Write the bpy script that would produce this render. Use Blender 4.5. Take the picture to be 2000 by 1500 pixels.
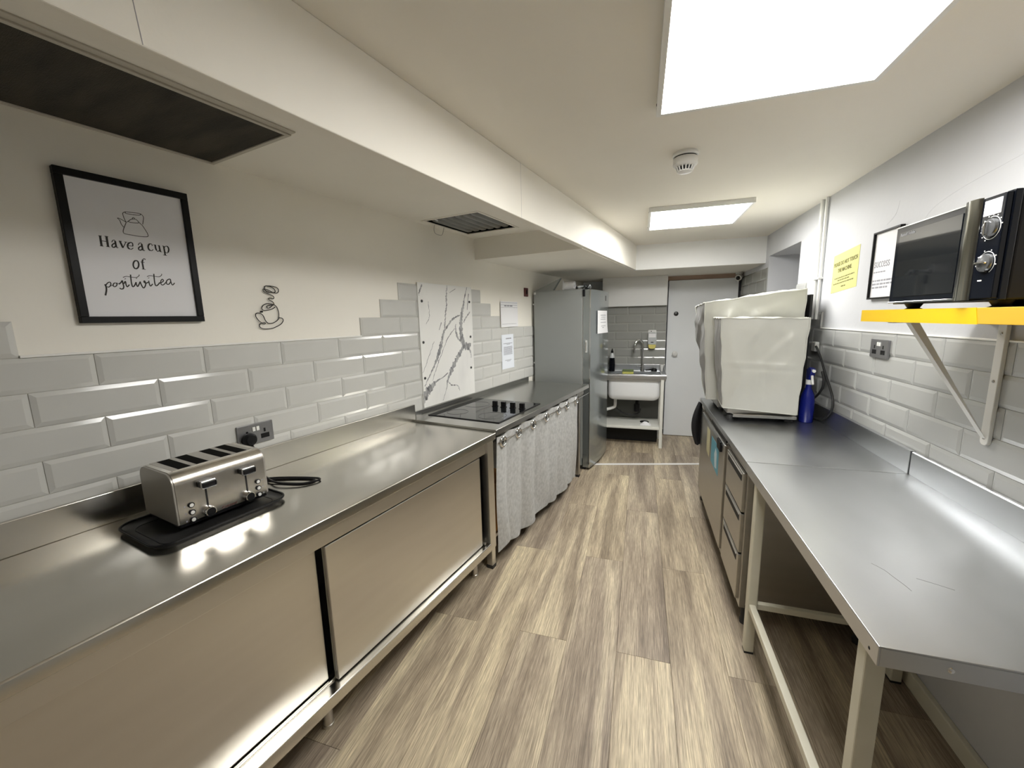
import bpy, bmesh, math, random
from mathutils import Vector, Matrix, noise
random.seed(7)
for o in list(bpy.data.objects): bpy.data.objects.remove(o)
S = bpy.context.scene
COL = S.collection
PI = math.pi
ANG = -0.186697            # the left wall stands at this angle to the right wall
CA, SA = math.cos(ANG), math.sin(ANG)
# ---------------------------------------------------------------- camera, world, exposure
PITCH, ROLL, YAW, EYE = 0.161312, -0.022948, 0.496449 + ANG, 1.5
cam = bpy.data.cameras.new('camera'); cam.lens = 787.467 / 2000 * 36; cam.sensor_width = 36; cam.clip_start = 0.02
camo = bpy.data.objects.new('camera', cam); COL.objects.link(camo)
_fw = Vector((-math.sin(YAW), math.cos(YAW), 0)); _r = Vector((math.cos(YAW), math.sin(YAW), 0)); _u = Vector((0, 0, 1))
_F = _fw * math.cos(PITCH) - _u * math.sin(PITCH); _U = _u * math.cos(PITCH) + _fw * math.sin(PITCH)
_R2 = _r * math.cos(ROLL) + _U * math.sin(ROLL); _U2 = _U * math.cos(ROLL) - _r * math.sin(ROLL)
_m = Matrix((_R2, _U2, -_F)).transposed().to_4x4(); _m.translation = Vector((0, 0, EYE))
camo.matrix_world = _m
S.camera = camo
w = bpy.data.worlds.new('world'); S.world = w; w.use_nodes = True
w.node_tree.nodes['Background'].inputs[0].default_value = (0.9, 0.95, 1, 1)
w.node_tree.nodes['Background'].inputs[1].default_value = 0.05
S.view_settings.view_transform = 'Standard'; S.view_settings.look = 'None'
S.view_settings.exposure = 0.8; S.view_settings.gamma = 1; S.view_settings.use_curve_mapping = False
LIGHT = 18.0               # brightness of the two ceiling panels
# ---------------------------------------------------------------- materials
M = {}
def nt(name):
    m = bpy.data.materials.new(name); m.use_nodes = True; M[name] = m
    t = m.node_tree; return m, t, t.nodes['Principled BSDF']
def setp(b, col=None, rough=None, metal=None, spec=None, coat=None, trans=None, ior=None, alpha=None):
    if col is not None: b.inputs['Base Color'].default_value = (*col, 1)
    if rough is not None: b.inputs['Roughness'].default_value = rough
    if metal is not None: b.inputs['Metallic'].default_value = metal
    if spec is not None: b.inputs['Specular IOR Level'].default_value = spec
    if coat is not None: b.inputs['Coat Weight'].default_value = coat; b.inputs['Coat Roughness'].default_value = .06
    if trans is not None: b.inputs['Transmission Weight'].default_value = trans
    if ior is not None: b.inputs['IOR'].default_value = ior
def plain(name, col, rough=.5, metal=0, **k):
    m, t, b = nt(name); setp(b, col, rough, metal, **k); return m
def noisy(name, c1, c2, scale=(3, 3, 3), rough=.6, metal=0, bump=0, detail=4, rr=0, lo=.35, hi=.65, bscale=None, **k):
    """two-tone noise colour with optional relief, in object space (metres)"""
    m, t, b = nt(name); setp(b, c1, rough, metal, **k)
    tc = t.nodes.new('ShaderNodeTexCoord'); mp = t.nodes.new('ShaderNodeMapping'); mp.inputs['Scale'].default_value = scale
    nz = t.nodes.new('ShaderNodeTexNoise'); nz.inputs['Scale'].default_value = 1; nz.inputs['Detail'].default_value = detail
    rp = t.nodes.new('ShaderNodeValToRGB'); e = rp.color_ramp.elements
    e[0].position = lo; e[1].position = hi; e[0].color = (*c1, 1); e[1].color = (*c2, 1)
    L = t.links.new
    L(tc.outputs['Object'], mp.inputs[0]); L(mp.outputs[0], nz.inputs['Vector']); L(nz.outputs[0], rp.inputs[0]); L(rp.outputs[0], b.inputs['Base Color'])
    if rr:
        mr = t.nodes.new('ShaderNodeMapRange'); mr.inputs['To Min'].default_value = rough - rr; mr.inputs['To Max'].default_value = rough + rr
        L(nz.outputs[0], mr.inputs[0]); L(mr.outputs[0], b.inputs['Roughness'])
    if bump:
        n2 = nz
        if bscale:
            mp2 = t.nodes.new('ShaderNodeMapping'); mp2.inputs['Scale'].default_value = bscale
            n2 = t.nodes.new('ShaderNodeTexNoise'); n2.inputs['Scale'].default_value = 1; n2.inputs['Detail'].default_value = 3
            L(tc.outputs['Object'], mp2.inputs[0]); L(mp2.outputs[0], n2.inputs['Vector'])
        bp = t.nodes.new('ShaderNodeBump'); bp.inputs['Strength'].default_value = bump; bp.inputs['Distance'].default_value = .004
        L(n2.outputs[0], bp.inputs['Height']); L(bp.outputs[0], b.inputs['Normal'])
    return m
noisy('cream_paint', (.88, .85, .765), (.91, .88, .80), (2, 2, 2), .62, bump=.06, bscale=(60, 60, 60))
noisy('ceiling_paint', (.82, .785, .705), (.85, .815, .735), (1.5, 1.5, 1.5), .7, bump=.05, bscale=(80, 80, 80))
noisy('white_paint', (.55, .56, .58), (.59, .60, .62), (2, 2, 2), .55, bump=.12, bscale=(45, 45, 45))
noisy('trim_white', (.86, .865, .85), (.89, .895, .88), (2, 2, 2), .6)
noisy('door_paint', (.84, .865, .88), (.87, .895, .91), (1, 1, 1), .5)
plain('raw_wood', (.50, .36, .28), .7)
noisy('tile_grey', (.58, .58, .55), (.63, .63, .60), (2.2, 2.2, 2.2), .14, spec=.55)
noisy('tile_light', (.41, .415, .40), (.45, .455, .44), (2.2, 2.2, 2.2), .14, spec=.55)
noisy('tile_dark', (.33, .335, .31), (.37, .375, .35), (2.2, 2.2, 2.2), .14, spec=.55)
plain('grout', (.60, .585, .54), .85)
plain('edge_trim', (.88, .87, .83), .4)
def steel(name, c1, c2, scale, rough, rr=.07, bump=.03):
    return noisy(name, c1, c2, scale, rough, 1.0, bump=0, rr=rr, lo=.2, hi=.8, detail=1, bscale=tuple(s * 1.6 for s in scale))
steel('steel_top', (.60, .58, .53), (.65, .63, .58), (8, 2, 8), .22, rr=.03, bump=0)
steel('steel_door', (.66, .64, .595), (.70, .68, .635), (3, 3, 25), .31, rr=.02, bump=0)
steel('steel_table', (.54, .555, .57), (.60, .615, .63), (9, 3, 8), .33, rr=.04, bump=0)
steel('steel_dark', (.44, .425, .395), (.49, .475, .44), (3, 3, 30), .36, rr=.04)
plain('steel_handle', (.34, .34, .31), .16, 1)
steel('steel_hob', (.52, .515, .49), (.57, .565, .54), (5, 3, 8), .235, rr=.025, bump=0)
plain('chrome', (.8, .8, .8), .07, 1)
steel('toaster_steel', (.68, .65, .60), (.74, .71, .66), (4, 60, 60), .24, rr=.02)
plain('toaster_side', (.42, .40, .36), .38, .55)
plain('black_plastic', (.007, .007, .008), .38, spec=.25)
plain('black_gloss', (.003, .004, .007), .08, spec=.3)
plain('black_matte', (.010, .010, .010), .7)
plain('rubber', (.02, .02, .02), .6)
plain('dark_glass', (.008, .009, .010), .04, spec=.5)
plain('hob_ring', (.075, .075, .075), .2)
plain('dark_slot', (.004, .004, .003), .9, spec=.1)
noisy('filter', (.050, .042, .028), (.020, .017, .011), (3, 14, 3), .8, bump=.6, bscale=(90, 500, 90))
plain('vent_frame', (.52, .49, .42), .5)
steel('baffle', (.20, .20, .195), (.27, .27, .26), (8, 8, 8), .33, rr=.03)
noisy('fridge_side', (.31, .325, .315), (.325, .34, .33), (2, 2, 2), .42, metal=.25)
plain('fridge_door', (.36, .39, .39), .16, .75)
plain('gasket', (.62, .62, .60), .6)
plain('paper', (.86, .86, .87), .7)
plain('paper_blue', (.80, .84, .90), .7)
plain('paper_yellow', (.62, .61, .25), .45)
plain('print_paper', (.80, .80, .82), .55)
plain('ink', (.035, .032, .03), .8)
plain('ink_grey', (.33, .33, .36), .8)
plain('ink_yellow_note', (.16, .15, .05), .8)
plain('frame_black', (.004, .004, .004), .4, spec=.2)
plain('white_plastic', (.80, .80, .77), .35)
plain('white_enamel', (.90, .92, .93), .18, coat=.4)
noisy('cream_frame', (.66, .63, .50), (.72, .69, .57), (6, 6, 6), .45)
noisy('white_frame', (.76, .76, .70), (.80, .80, .74), (6, 6, 6), .4)
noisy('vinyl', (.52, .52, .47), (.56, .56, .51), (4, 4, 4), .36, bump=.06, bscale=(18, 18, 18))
noisy('marble', (.86, .855, .82), (.78, .775, .75), (2.4, 5, 2.2), .2, detail=8, lo=.52, hi=.75)
noisy('marble_vein', (.20, .20, .21), (.52, .52, .51), (20, 60, 26), .22, detail=6)
noisy('linen', (.42, .425, .415), (.54, .545, .535), (55, 55, 40), .9, bump=.35, detail=8, bscale=(350, 350, 350))
plain('cloth_black', (.012, .012, .014), .95)
plain('socket_grey', (.30, .30, .31), .3, .8)
plain('shelf_yellow', (.50, .31, .022), .45)
plain('tape_yellow', (.62, .40, .006), .35)
plain('bracket_white', (.70, .69, .65), .45)
plain('sticker_teal', (.12, .36, .46), .5)
plain('sticker_cream', (.62, .58, .36), .5)
plain('sticker_pale', (.55, .66, .70), .5)
plain('blue_plastic', (.006, .012, .17), .25)
plain('sponge_green', (.12, .16, .07), .9)
plain('sponge_yellow', (.48, .47, .12), .9)
plain('soap_yellow', (.75, .66, .20), .25)
plain('clear_plastic', (.55, .57, .57), .15)
plain('dark_red', (.12, .035, .035), .5)
plain('orange_card', (.55, .25, .04), .7)
plain('knob_clear', (.14, .145, .15), .12, .6)
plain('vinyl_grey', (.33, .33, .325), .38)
plain('dark_metal', (.06, .06, .06), .35, .6)
plain('under_sink_shade', (.11, .112, .10), .8)
plain('tray_inside', (.045, .045, .045), .3)
plain('threshold_metal', (.80, .79, .77), .4)
plain('scratch', (.10, .10, .10), .6)
def emit(name, col, s):
    m, t, b = nt(name); setp(b, (.8, .8, .8), .5); b.inputs['Emission Color'].default_value = (*col, 1); b.inputs['Emission Strength'].default_value = s
emit('panel_light', (1.0, .985, .955), LIGHT)
def wood():
    m, t, b = nt('floor_wood'); setp(b, rough=.42, spec=.35); L = t.links.new; N = t.nodes.new
    tc = N('ShaderNodeTexCoord'); oi = N('ShaderNodeObjectInfo'); mul = N('ShaderNodeVectorMath'); mul.operation = 'MULTIPLY_ADD'
    cmb = N('ShaderNodeCombineXYZ'); k = N('ShaderNodeMath'); k.operation = 'MULTIPLY'; k.inputs[1].default_value = 37.0
    L(oi.outputs['Random'], k.inputs[0]); L(k.outputs[0], cmb.inputs[0]); L(k.outputs[0], cmb.inputs[1])
    L(tc.outputs['Object'], mul.inputs[0]); mul.inputs[1].default_value = (1, 1, 1); L(cmb.outputs[0], mul.inputs[2])
    def nz(sc, det, dist=0):
        mp = N('ShaderNodeMapping'); mp.inputs['Scale'].default_value = sc; n = N('ShaderNodeTexNoise'); n.inputs['Scale'].default_value = 1
        n.inputs['Detail'].default_value = det; n.inputs['Distortion'].default_value = dist
        L(mul.outputs[0], mp.inputs[0]); L(mp.outputs[0], n.inputs['Vector']); return n
    a = nz((10, .9, 1), 3, .5); g = nz((250, 6, 1), 6, .3); c = nz((7, 1.4, 1), 2, 0)
    r1 = N('ShaderNodeValToRGB'); e = r1.color_ramp.elements; e[0].position = .30; e[0].color = (.25, .208, .165, 1); e[1].position = .72; e[1].color = (.66, .59, .45, 1)
    x = r1.color_ramp.elements.new(.5); x.color = (.42, .36, .285, 1)
    L(a.outputs[0], r1.inputs[0])
    r2 = N('ShaderNodeValToRGB'); e = r2.color_ramp.elements; e[0].position = .38; e[0].color = (.70, .68, .66, 1); e[1].position = .66; e[1].color = (1.25, 1.23, 1.19, 1)
    L(g.outputs[0], r2.inputs[0])
    mx = N('ShaderNodeMix'); mx.data_type = 'RGBA'; mx.blend_type = 'MULTIPLY'; mx.inputs[0].default_value = 1; L(r1.outputs[0], mx.inputs[6]); L(r2.outputs[0], mx.inputs[7])
    r3 = N('ShaderNodeValToRGB'); e = r3.color_ramp.elements; e[0].position = 0; e[0].color = (.84, .82, .82, 1); e[1].position = 1; e[1].color = (1.12, 1.10, 1.0, 1)
    L(oi.outputs['Random'], r3.inputs[0])
    h = nz((700, 22, 1), 3, 0); r4 = N('ShaderNodeValToRGB'); e = r4.color_ramp.elements; e[0].position = .35; e[0].color = (.80, .79, .78, 1); e[1].position = .65; e[1].color = (1.16, 1.16, 1.15, 1)
    L(h.outputs[0], r4.inputs[0]); mh = N('ShaderNodeMix'); mh.data_type = 'RGBA'; mh.blend_type = 'MULTIPLY'; mh.inputs[0].default_value = 1; L(mx.outputs[2], mh.inputs[6]); L(r4.outputs[0], mh.inputs[7]); mx = mh
    m2 = N('ShaderNodeMix'); m2.data_type = 'RGBA'; m2.blend_type = 'MULTIPLY'; m2.inputs[0].default_value = .8; L(mx.outputs[2], m2.inputs[6]); L(r3.outputs[0], m2.inputs[7])
    L(m2.outputs[2], b.inputs['Base Color'])
    bp = N('ShaderNodeBump'); bp.inputs['Strength'].default_value = .25; bp.inputs['Distance'].default_value = .002; L(g.outputs[0], bp.inputs['Height']); L(bp.outputs[0], b.inputs['Normal'])
    mr = N('ShaderNodeMapRange'); mr.inputs['To Min'].default_value = .34; mr.inputs['To Max'].default_value = .55; L(c.outputs[0], mr.inputs[0]); L(mr.outputs[0], b.inputs['Roughness'])
wood()
# ---------------------------------------------------------------- geometry helpers
def Lw(x, y, z=0): return Vector((CA * x - SA * y, SA * x + CA * y, z))     # left-wall frame -> world
def Lv(x, y, z): return Lw(x, y, z)
class MB:
    def __init__(s): s.v = []; s.f = []
    def add(s, vs, fs):
        n = len(s.v); s.v += [tuple(p) for p in vs]; s.f += [tuple(i + n for i in f) for f in fs]; return s
    def box(s, x0, x1, y0, y1, z0, z1):
        v = [(x, y, z) for z in (z0, z1) for y in (y0, y1) for x in (x0, x1)]
        return s.add(v, [(0, 2, 3, 1), (4, 5, 7, 6), (0, 1, 5, 4), (2, 6, 7, 3), (0, 4, 6, 2), (1, 3, 7, 5)])
    def hexa(s, b, t):           # four bottom corners, four top corners (same winding, ccw from above)
        return s.add(list(b) + list(t), [(3, 2, 1, 0), (4, 5, 6, 7), (0, 1, 5, 4), (1, 2, 6, 5), (2, 3, 7, 6), (3, 0, 4, 7)])
    def prism(s, poly, a, b, axis='z'):
        n = len(poly)
        def P(p, h): return {'z': (p[0], p[1], h), 'x': (h, p[0], p[1]), 'y': (p[0], h, p[1])}[axis]
        return s.add([P(p, a) for p in poly] + [P(p, b) for p in poly],
                     [tuple(range(n))[::-1], tuple(range(n, 2 * n))] + [(i, (i + 1) % n, n + (i + 1) % n, n + i) for i in range(n)])
    def tube(s, pts, r, n=8, caps=True, closed=False):
        pts = [Vector(p) for p in pts]; m = len(pts); rs = r if isinstance(r, (list, tuple)) else [r] * m
        base = len(s.v); up = None
        for i, p in enumerate(pts):
            if closed: d = pts[(i + 1) % m] - pts[i - 1]
            else: d = pts[min(i + 1, m - 1)] - pts[max(i - 1, 0)]
            d.normalize()
            if up is None: up = Vector((0, 0, 1)) if abs(d.z) < .9 else Vector((1, 0, 0))
            a = d.cross(up)
            if a.length < 1e-6: a = d.orthogonal()
            a.normalize(); b = a.cross(d); up = b
            for k in range(n):
                t = 2 * PI * k / n; s.v.append(tuple(p + (a * math.cos(t) + b * math.sin(t)) * rs[i]))
        for i in range(m if closed else m - 1):
            j = (i + 1) % m
            for k in range(n): s.f.append((base + i * n + k, base + i * n + (k + 1) % n, base + j * n + (k + 1) % n, base + j * n + k))
        if caps and not closed:
            s.f.append(tuple(base + k for k in range(n))[::-1]); s.f.append(tuple(base + (m - 1) * n + k for k in range(n)))
        return s
    def cyl(s, p0, p1, r, n=16, r1=None): return s.tube([p0, p1], [r, r if r1 is None else r1], n)
    def lathe(s, prof, c, axis=(0, 0, 1), n=24, caps=True):   # prof: (radius, height) list along axis from c
        c = Vector(c); ax = Vector(axis).normalized(); a = ax.orthogonal().normalized(); b = ax.cross(a); base = len(s.v)
        for r, h in prof:
            for k in range(n):
                t = 2 * PI * k / n; s.v.append(tuple(c + ax * h + (a * math.cos(t) + b * math.sin(t)) * max(r, 1e-5)))
        for i in range(len(prof) - 1):
            for k in range(n): s.f.append((base + i * n + k, base + i * n + (k + 1) % n, base + (i + 1) * n + (k + 1) % n, base + (i + 1) * n + k))
        if not caps: return s
        s.f.append(tuple(base + k for k in range(n))[::-1]); q = base + (len(prof) - 1) * n; s.f.append(tuple(q + k for k in range(n)))
        return s
    def torus(s, c, R, r, axis=(0, 0, 1), n=24, m=8, a0=0, a1=2 * PI):
        ax = Vector(axis).normalized(); a = ax.orthogonal().normalized(); b = ax.cross(a); c = Vector(c)
        full = abs(a1 - a0 - 2 * PI) < 1e-6; cnt = n if full else n + 1
        pts = [c + (a * math.cos(a0 + (a1 - a0) * i / n) + b * math.sin(a0 + (a1 - a0) * i / n)) * R for i in range(cnt)]
        return s.tube(pts, r, m, closed=full)
    def grid(s, fn, nu, nv, skip=None):
        base = len(s.v)
        for j in range(nv + 1):
            for i in range(nu + 1): s.v.append(tuple(fn(i / nu, j / nv)))
        for j in range(nv):
            for i in range(nu):
                if skip and skip((i + .5) / nu, (j + .5) / nv): continue
                q = base + j * (nu + 1) + i; s.f.append((q, q + 1, q + nu + 2, q + nu + 1))
        return s
    def ribbon(s, pts, w, put, th=.0004):    # flat stroke in a plane; put(a, b, d) -> 3D point, d = height off the plane
        n = len(pts); ws = w if isinstance(w, (list, tuple)) else [w] * n; base = len(s.v)
        for i, (a, b) in enumerate(pts):
            p, q = pts[max(i - 1, 0)], pts[min(i + 1, n - 1)]; dx, dy = q[0] - p[0], q[1] - p[1]; l = math.hypot(dx, dy) or 1
            nx, ny = -dy / l * ws[i] / 2, dx / l * ws[i] / 2
            for d in (0, th): s.v.append(tuple(put(a + nx, b + ny, d))); s.v.append(tuple(put(a - nx, b - ny, d)))
        for i in range(n - 1):
            q = base + i * 4; r = q + 4
            s.f += [(q + 2, q + 3, r + 3, r + 2), (q, q + 2, r + 2, r), (q + 3, q + 1, r + 1, r + 3)]
        s.f += [(base, base + 1, base + 3, base + 2), (base + n * 4 - 4, base + n * 4 - 2, base + n * 4 - 1, base + n * 4 - 3)]
        return s
def smooth(pts, k=6):
    if len(pts) < 3: return pts
    P = [pts[0]] + list(pts) + [pts[-1]]; out = []; dim = len(pts[0])
    for i in range(1, len(P) - 2):
        for j in range(k):
            t = j / k
            out.append(tuple(.5 * (2 * P[i][d] + (P[i + 1][d] - P[i - 1][d]) * t + (2 * P[i - 1][d] - 5 * P[i][d] + 4 * P[i + 1][d] - P[i + 2][d]) * t * t
                       + (3 * P[i][d] - P[i - 1][d] - 3 * P[i + 1][d] + P[i + 2][d]) * t ** 3) for d in range(dim)))
    out.append(tuple(pts[-1])); return out
def rrect(x0, x1, y0, y1, r, n=5):
    o = []
    for cx, cy, a in ((x1 - r, y1 - r, 0), (x0 + r, y1 - r, PI / 2), (x0 + r, y0 + r, PI), (x1 - r, y0 + r, 1.5 * PI)):
        for i in range(n + 1): t = a + PI / 2 * i / n; o.append((cx + r * math.cos(t), cy + r * math.sin(t)))
    return o
def finish(me, smooth_ang=35, bevel=0, seg=2, merge=True):
    bm = bmesh.new(); bm.from_mesh(me)
    bmesh.ops.recalc_face_normals(bm, faces=bm.faces)
    if bevel:
        ed = [e for e in bm.edges if len(e.link_faces) == 2 and e.calc_face_angle(0) > .6]
        bmesh.ops.bevel(bm, geom=ed, offset=bevel, segments=seg, affect='EDGES', profile=.5)
    bm.to_mesh(me); bm.free()
    if bevel and smooth_ang < 100: smooth_ang = min(smooth_ang, 15)
    if smooth_ang:
        me.shade_smooth(); me.set_sharp_from_angle(angle=math.radians(smooth_ang))
class Thing:
    """a top-level thing: an Empty at its base; parts are given in the frame it stands in ('W' world, 'L' left wall)"""
    def __init__(s, name, label, cat, base, frame='W', rz=0, group=None, kind=None):
        s.base = Vector(base); s.rz = rz
        o = bpy.data.objects.new(name, None); COL.objects.link(o); o.empty_display_size = .05
        if frame == 'L': o.location = Lw(*base); o.rotation_euler = (0, 0, ANG + rz)
        else: o.location = base; o.rotation_euler = (0, 0, rz)
        o['label'] = label; o['category'] = cat
        if group: o['group'] = group
        s.o = o
    def part(s, name, mb, mat, parent=None, bevel=0, smooth_ang=35, seg=2, label=None):
        me = bpy.data.meshes.new(name); b = s.base
        me.from_pydata([(v[0] - b[0], v[1] - b[1], v[2] - b[2]) for v in mb.v], [], mb.f); me.update()
        finish(me, smooth_ang, bevel, seg); me.materials.append(M[mat] if isinstance(mat, str) else mat)
        o = bpy.data.objects.new(name, me); COL.objects.link(o); o.parent = parent or s.o
        if label: o['label'] = label
        return o
    def box(s, name, x0, x1, y0, y1, z0, z1, mat, parent=None, bevel=.002, **k):
        return s.part(name, MB().box(x0, x1, y0, y1, z0, z1), mat, parent, bevel, **k)
def single(name, label, cat, mb, mat, base, frame='W', bevel=0, smooth_ang=35, group=None, kind=None):
    """a thing (or a piece of the setting) that is one mesh"""
    me = bpy.data.meshes.new(name)
    me.from_pydata([(v[0] - base[0], v[1] - base[1], v[2] - base[2]) for v in mb.v], [], mb.f); me.update()
    finish(me, smooth_ang, bevel); me.materials.append(M[mat])
    o = bpy.data.objects.new(name, me); COL.objects.link(o)
    if frame == 'L': o.location = Lw(*base); o.rotation_euler = (0, 0, ANG)
    else: o.location = base
    if label: o['label'] = label
    if cat: o['category'] = cat
    if group: o['group'] = group
    if kind: o['kind'] = kind
    return o
def struct(name, mb, mat, frame='W', bevel=0, label=None, base=(0, 0, 0)):
    return single(name, label, None, mb, mat, base, frame, bevel, kind='structure')
def child(name, mb, mat, parent, bevel=0, smooth_ang=35, base=(0, 0, 0)):
    me = bpy.data.meshes.new(name); me.from_pydata([(v[0] - base[0], v[1] - base[1], v[2] - base[2]) for v in mb.v], [], mb.f); me.update()
    finish(me, smooth_ang, bevel); me.materials.append(M[mat]); o = bpy.data.objects.new(name, me); COL.objects.link(o); o.parent = parent; return o
def text_mb(txt, size, put, sx=1, align='CENTER', bold=0, shear=0):
    """lettering as thin mesh on a plane; put(a, b, d)"""
    cu = bpy.data.curves.new('lettering', 'FONT'); cu.body = txt; cu.size = size; cu.align_x = align; cu.offset = bold; cu.shear = shear; cu.extrude = .0004; cu.resolution_u = 3
    o = bpy.data.objects.new('lettering', cu); COL.objects.link(o); bpy.context.view_layer.update()
    me = bpy.data.meshes.new_from_object(o.evaluated_get(bpy.context.evaluated_depsgraph_get()))
    mb = MB(); mb.add([put(v.co.x * sx, v.co.y, v.co.z + .0004) for v in me.vertices], [tuple(p.vertices) for p in me.polygons])
    bpy.data.objects.remove(o); bpy.data.curves.remove(cu); bpy.data.meshes.remove(me); return mb
def dashes(lines, put, th=.0004):
    """illegible small print: rows of word-like dashes. lines: (a0, a1, b, height)"""
    mb = MB(); rnd = random.Random(3)
    for a0, a1, b, h in lines:
        a = a0; sg = 1 if a1 > a0 else -1
        while (a1 - a) * sg > h:
            l = min(h * rnd.uniform(1.5, 4.5), abs(a1 - a)); mb.ribbon([(a, b), (a + sg * l, b)], h, put, th); a += sg * (l + h * .55)
    return mb
# ---------------------------------------------------------------- the setting
LWX, RWU, CZ, SOF, LOW = -1.762, 1.082, 2.19, 2.105, 1.95
VB, VS, VD = -1.7, 5.15, 5.30          # wall behind the camera, tiled sink wall, far door wall
# floor slab with separate planks
fl = struct('floor', MB().box(-2.4, 1.9, VB - .1, VD + .4, -.06, -.006), 'black_matte')
PW, PLN = .228, 1.42
me_pl = {}
def plank(u0, u1, v0, v1):
    key = (round(u1 - u0, 3), round(v1 - v0, 3))
    if key not in me_pl:
        mb = MB().box(.0004, key[0] - .0004, .0004, key[1] - .0004, -.006, 0)
        me = bpy.data.meshes.new('plank'); me.from_pydata(mb.v, [], mb.f); finish(me, 0, .0008, 1); me.materials.append(M['floor_wood']); me_pl[key] = me
    o = bpy.data.objects.new('plank', me_pl[key]); COL.objects.link(o); o.parent = fl; o.location = (u0, v0, 0)
k0 = -9
for k in range(k0, 8):
    u0 = -.066 + PW * k; v = 1.665 - 3 * PLN + (0 if k % 2 == 0 else PLN / 2)
    while v < VD + .05:
        if v + PLN > VB and u0 < 1.55: plank(u0, u0 + PW, max(v, VB - .05), min(v + PLN, VD + .05))
        v += PLN
# walls
wl = struct('wall_left', MB().box(LWX - .12, LWX, -2.3, 5.9, 0, 2.4), 'cream_paint', 'L')
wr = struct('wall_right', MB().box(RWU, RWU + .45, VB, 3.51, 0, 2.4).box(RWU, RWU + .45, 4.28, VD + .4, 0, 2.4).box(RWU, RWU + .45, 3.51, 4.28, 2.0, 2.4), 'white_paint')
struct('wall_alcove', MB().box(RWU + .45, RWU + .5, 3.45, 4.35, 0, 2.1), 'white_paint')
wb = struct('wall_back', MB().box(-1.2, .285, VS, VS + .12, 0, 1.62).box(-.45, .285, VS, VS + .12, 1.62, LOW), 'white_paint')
struct('wall_door', MB().box(-1.6, RWU + .1, VD + .25, VD + .37, 0, 2.4), 'door_paint')
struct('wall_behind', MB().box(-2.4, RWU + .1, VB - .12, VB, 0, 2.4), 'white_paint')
struct('ceiling', MB().box(-2.4, RWU + .5, VB - .1, 4.5, CZ, CZ + .1), 'ceiling_paint')
# downstand beam with its thin lower lip, cross beam, the two heights of soffit over the left counter
YC = (4.38 - SA * -.875) / CA
struct('trim_1', MB().box(-.915, -.875, -2.2, YC, LOW + .004, CZ), 'cream_paint', 'L', bevel=.003, label='cream boxed beam face running along the ceiling')
struct('trim_2', MB().box(-.0, RWU + .05, 4.38, 4.44, LOW + .002, CZ).box(-.15, .0, 4.38, 4.44, LOW + .002, CZ), 'trim_white', label='white cross beam before the sink')
struct('trim_3', MB().box(LWX, -.905, -2.2, 2.05, SOF, SOF + .05).box(LWX, -.905, 2.525, 2.70, SOF, SOF + .05).box(LWX, -1.70, 2.05, 2.525, SOF, SOF + .05).box(-1.31, -.905, 2.05, 2.525, SOF, SOF + .05), 'cream_paint', 'L', label='soffit over the steel counter')
a = Lw(LWX - .05, 2.70); b = Lw(-.905, 2.70); c = Lw(-.905, YC + .05); d = Lw(LWX - .05, 5.9)
struct('trim_4', MB().prism([a[:2], b[:2], c[:2], (.0, 4.40), (RWU + .1, 4.40), (RWU + .1, 5.75), d[:2]], LOW, LOW + .17), 'cream_paint', label='lower soffit over the fridge and sink')
struct('trim_5', MB().box(-.45, .283, 5.07, VS, 1.61, LOW), 'trim_white', bevel=.003, label='white boxing above the sink tiles')
# left beam face crack line and far door
dr = struct('door_1', MB().box(.305, 1.05, VD - .03, VD + .02, .006, 1.90), 'door_paint', bevel=.004)
child('lock', MB().lathe([(.0, .0), (.026, .0), (.026, .008), (.018, .012), (.0, .012)], (.398, VD - .03, 1.51), (0, -1, 0)), 'dark_metal', dr)
child('door_knob', MB().lathe([(.012, 0), (.012, .02), (.028, .03), (.032, .045), (.024, .058), (0, .062)], (.399, VD - .03, 1.035), (0, -1, 0)), 'white_plastic', dr)
struct('trim_6', MB().box(.29, 1.08, VD - .012, VD + .26, 1.905, LOW), 'raw_wood', label='bare timber strip above the far door')
struct('baseboard_right', MB().box(RWU - .022, RWU, VB, 3.5, 0, .07), 'cream_frame', bevel=.004)
struct('trim_7', MB().prism([(-.53, 3.965), (.66, 4.27), (.66, 4.31), (-.53, 4.005)], 0, .007), 'threshold_metal', bevel=.002, label='pale metal threshold strip across the floor')
# metro tiles, every one bevelled and set on grout
tmesh = {}
def tile_mesh(w_, h_, sides, mat):
    key = (round(w_, 3), round(h_, 3), sides, mat)
    if key in tmesh: return tmesh[key]
    bv, d0, d1 = .013, .0045, .0085; g = .0009
    y0, y1, z0, z1 = g, w_ - g, g, h_ - g
    i0 = y0 + (bv if 'l' in sides else 0.0002); i1 = y1 - (bv if 'r' in sides else .0002); k0 = z0 + (bv if 'b' in sides else .0002); k1 = z1 - (bv if 't' in sides else .0002)
    vs = [(0, y0, z0), (0, y1, z0), (0, y1, z1), (0, y0, z1), (d0, y0, z0), (d0, y1, z0), (d0, y1, z1), (d0, y0, z1), (d1, i0, k0), (d1, i1, k0), (d1, i1, k1), (d1, i0, k1)]
    fs = [(8, 9, 10, 11)] + [(4 + i, 4 + (i + 1) % 4, 8 + (i + 1) % 4, 8 + i) for i in range(4)] + [(i, (i + 1) % 4, 4 + (i + 1) % 4, 4 + i) for i in range(4)]
    me = bpy.data.meshes.new('tile'); me.from_pydata(vs, [], fs); me.update(); finish(me, 0); me.materials.append(M[mat]); tmesh[key] = me
    return me
TW, TH = .3015, .1015
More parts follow.
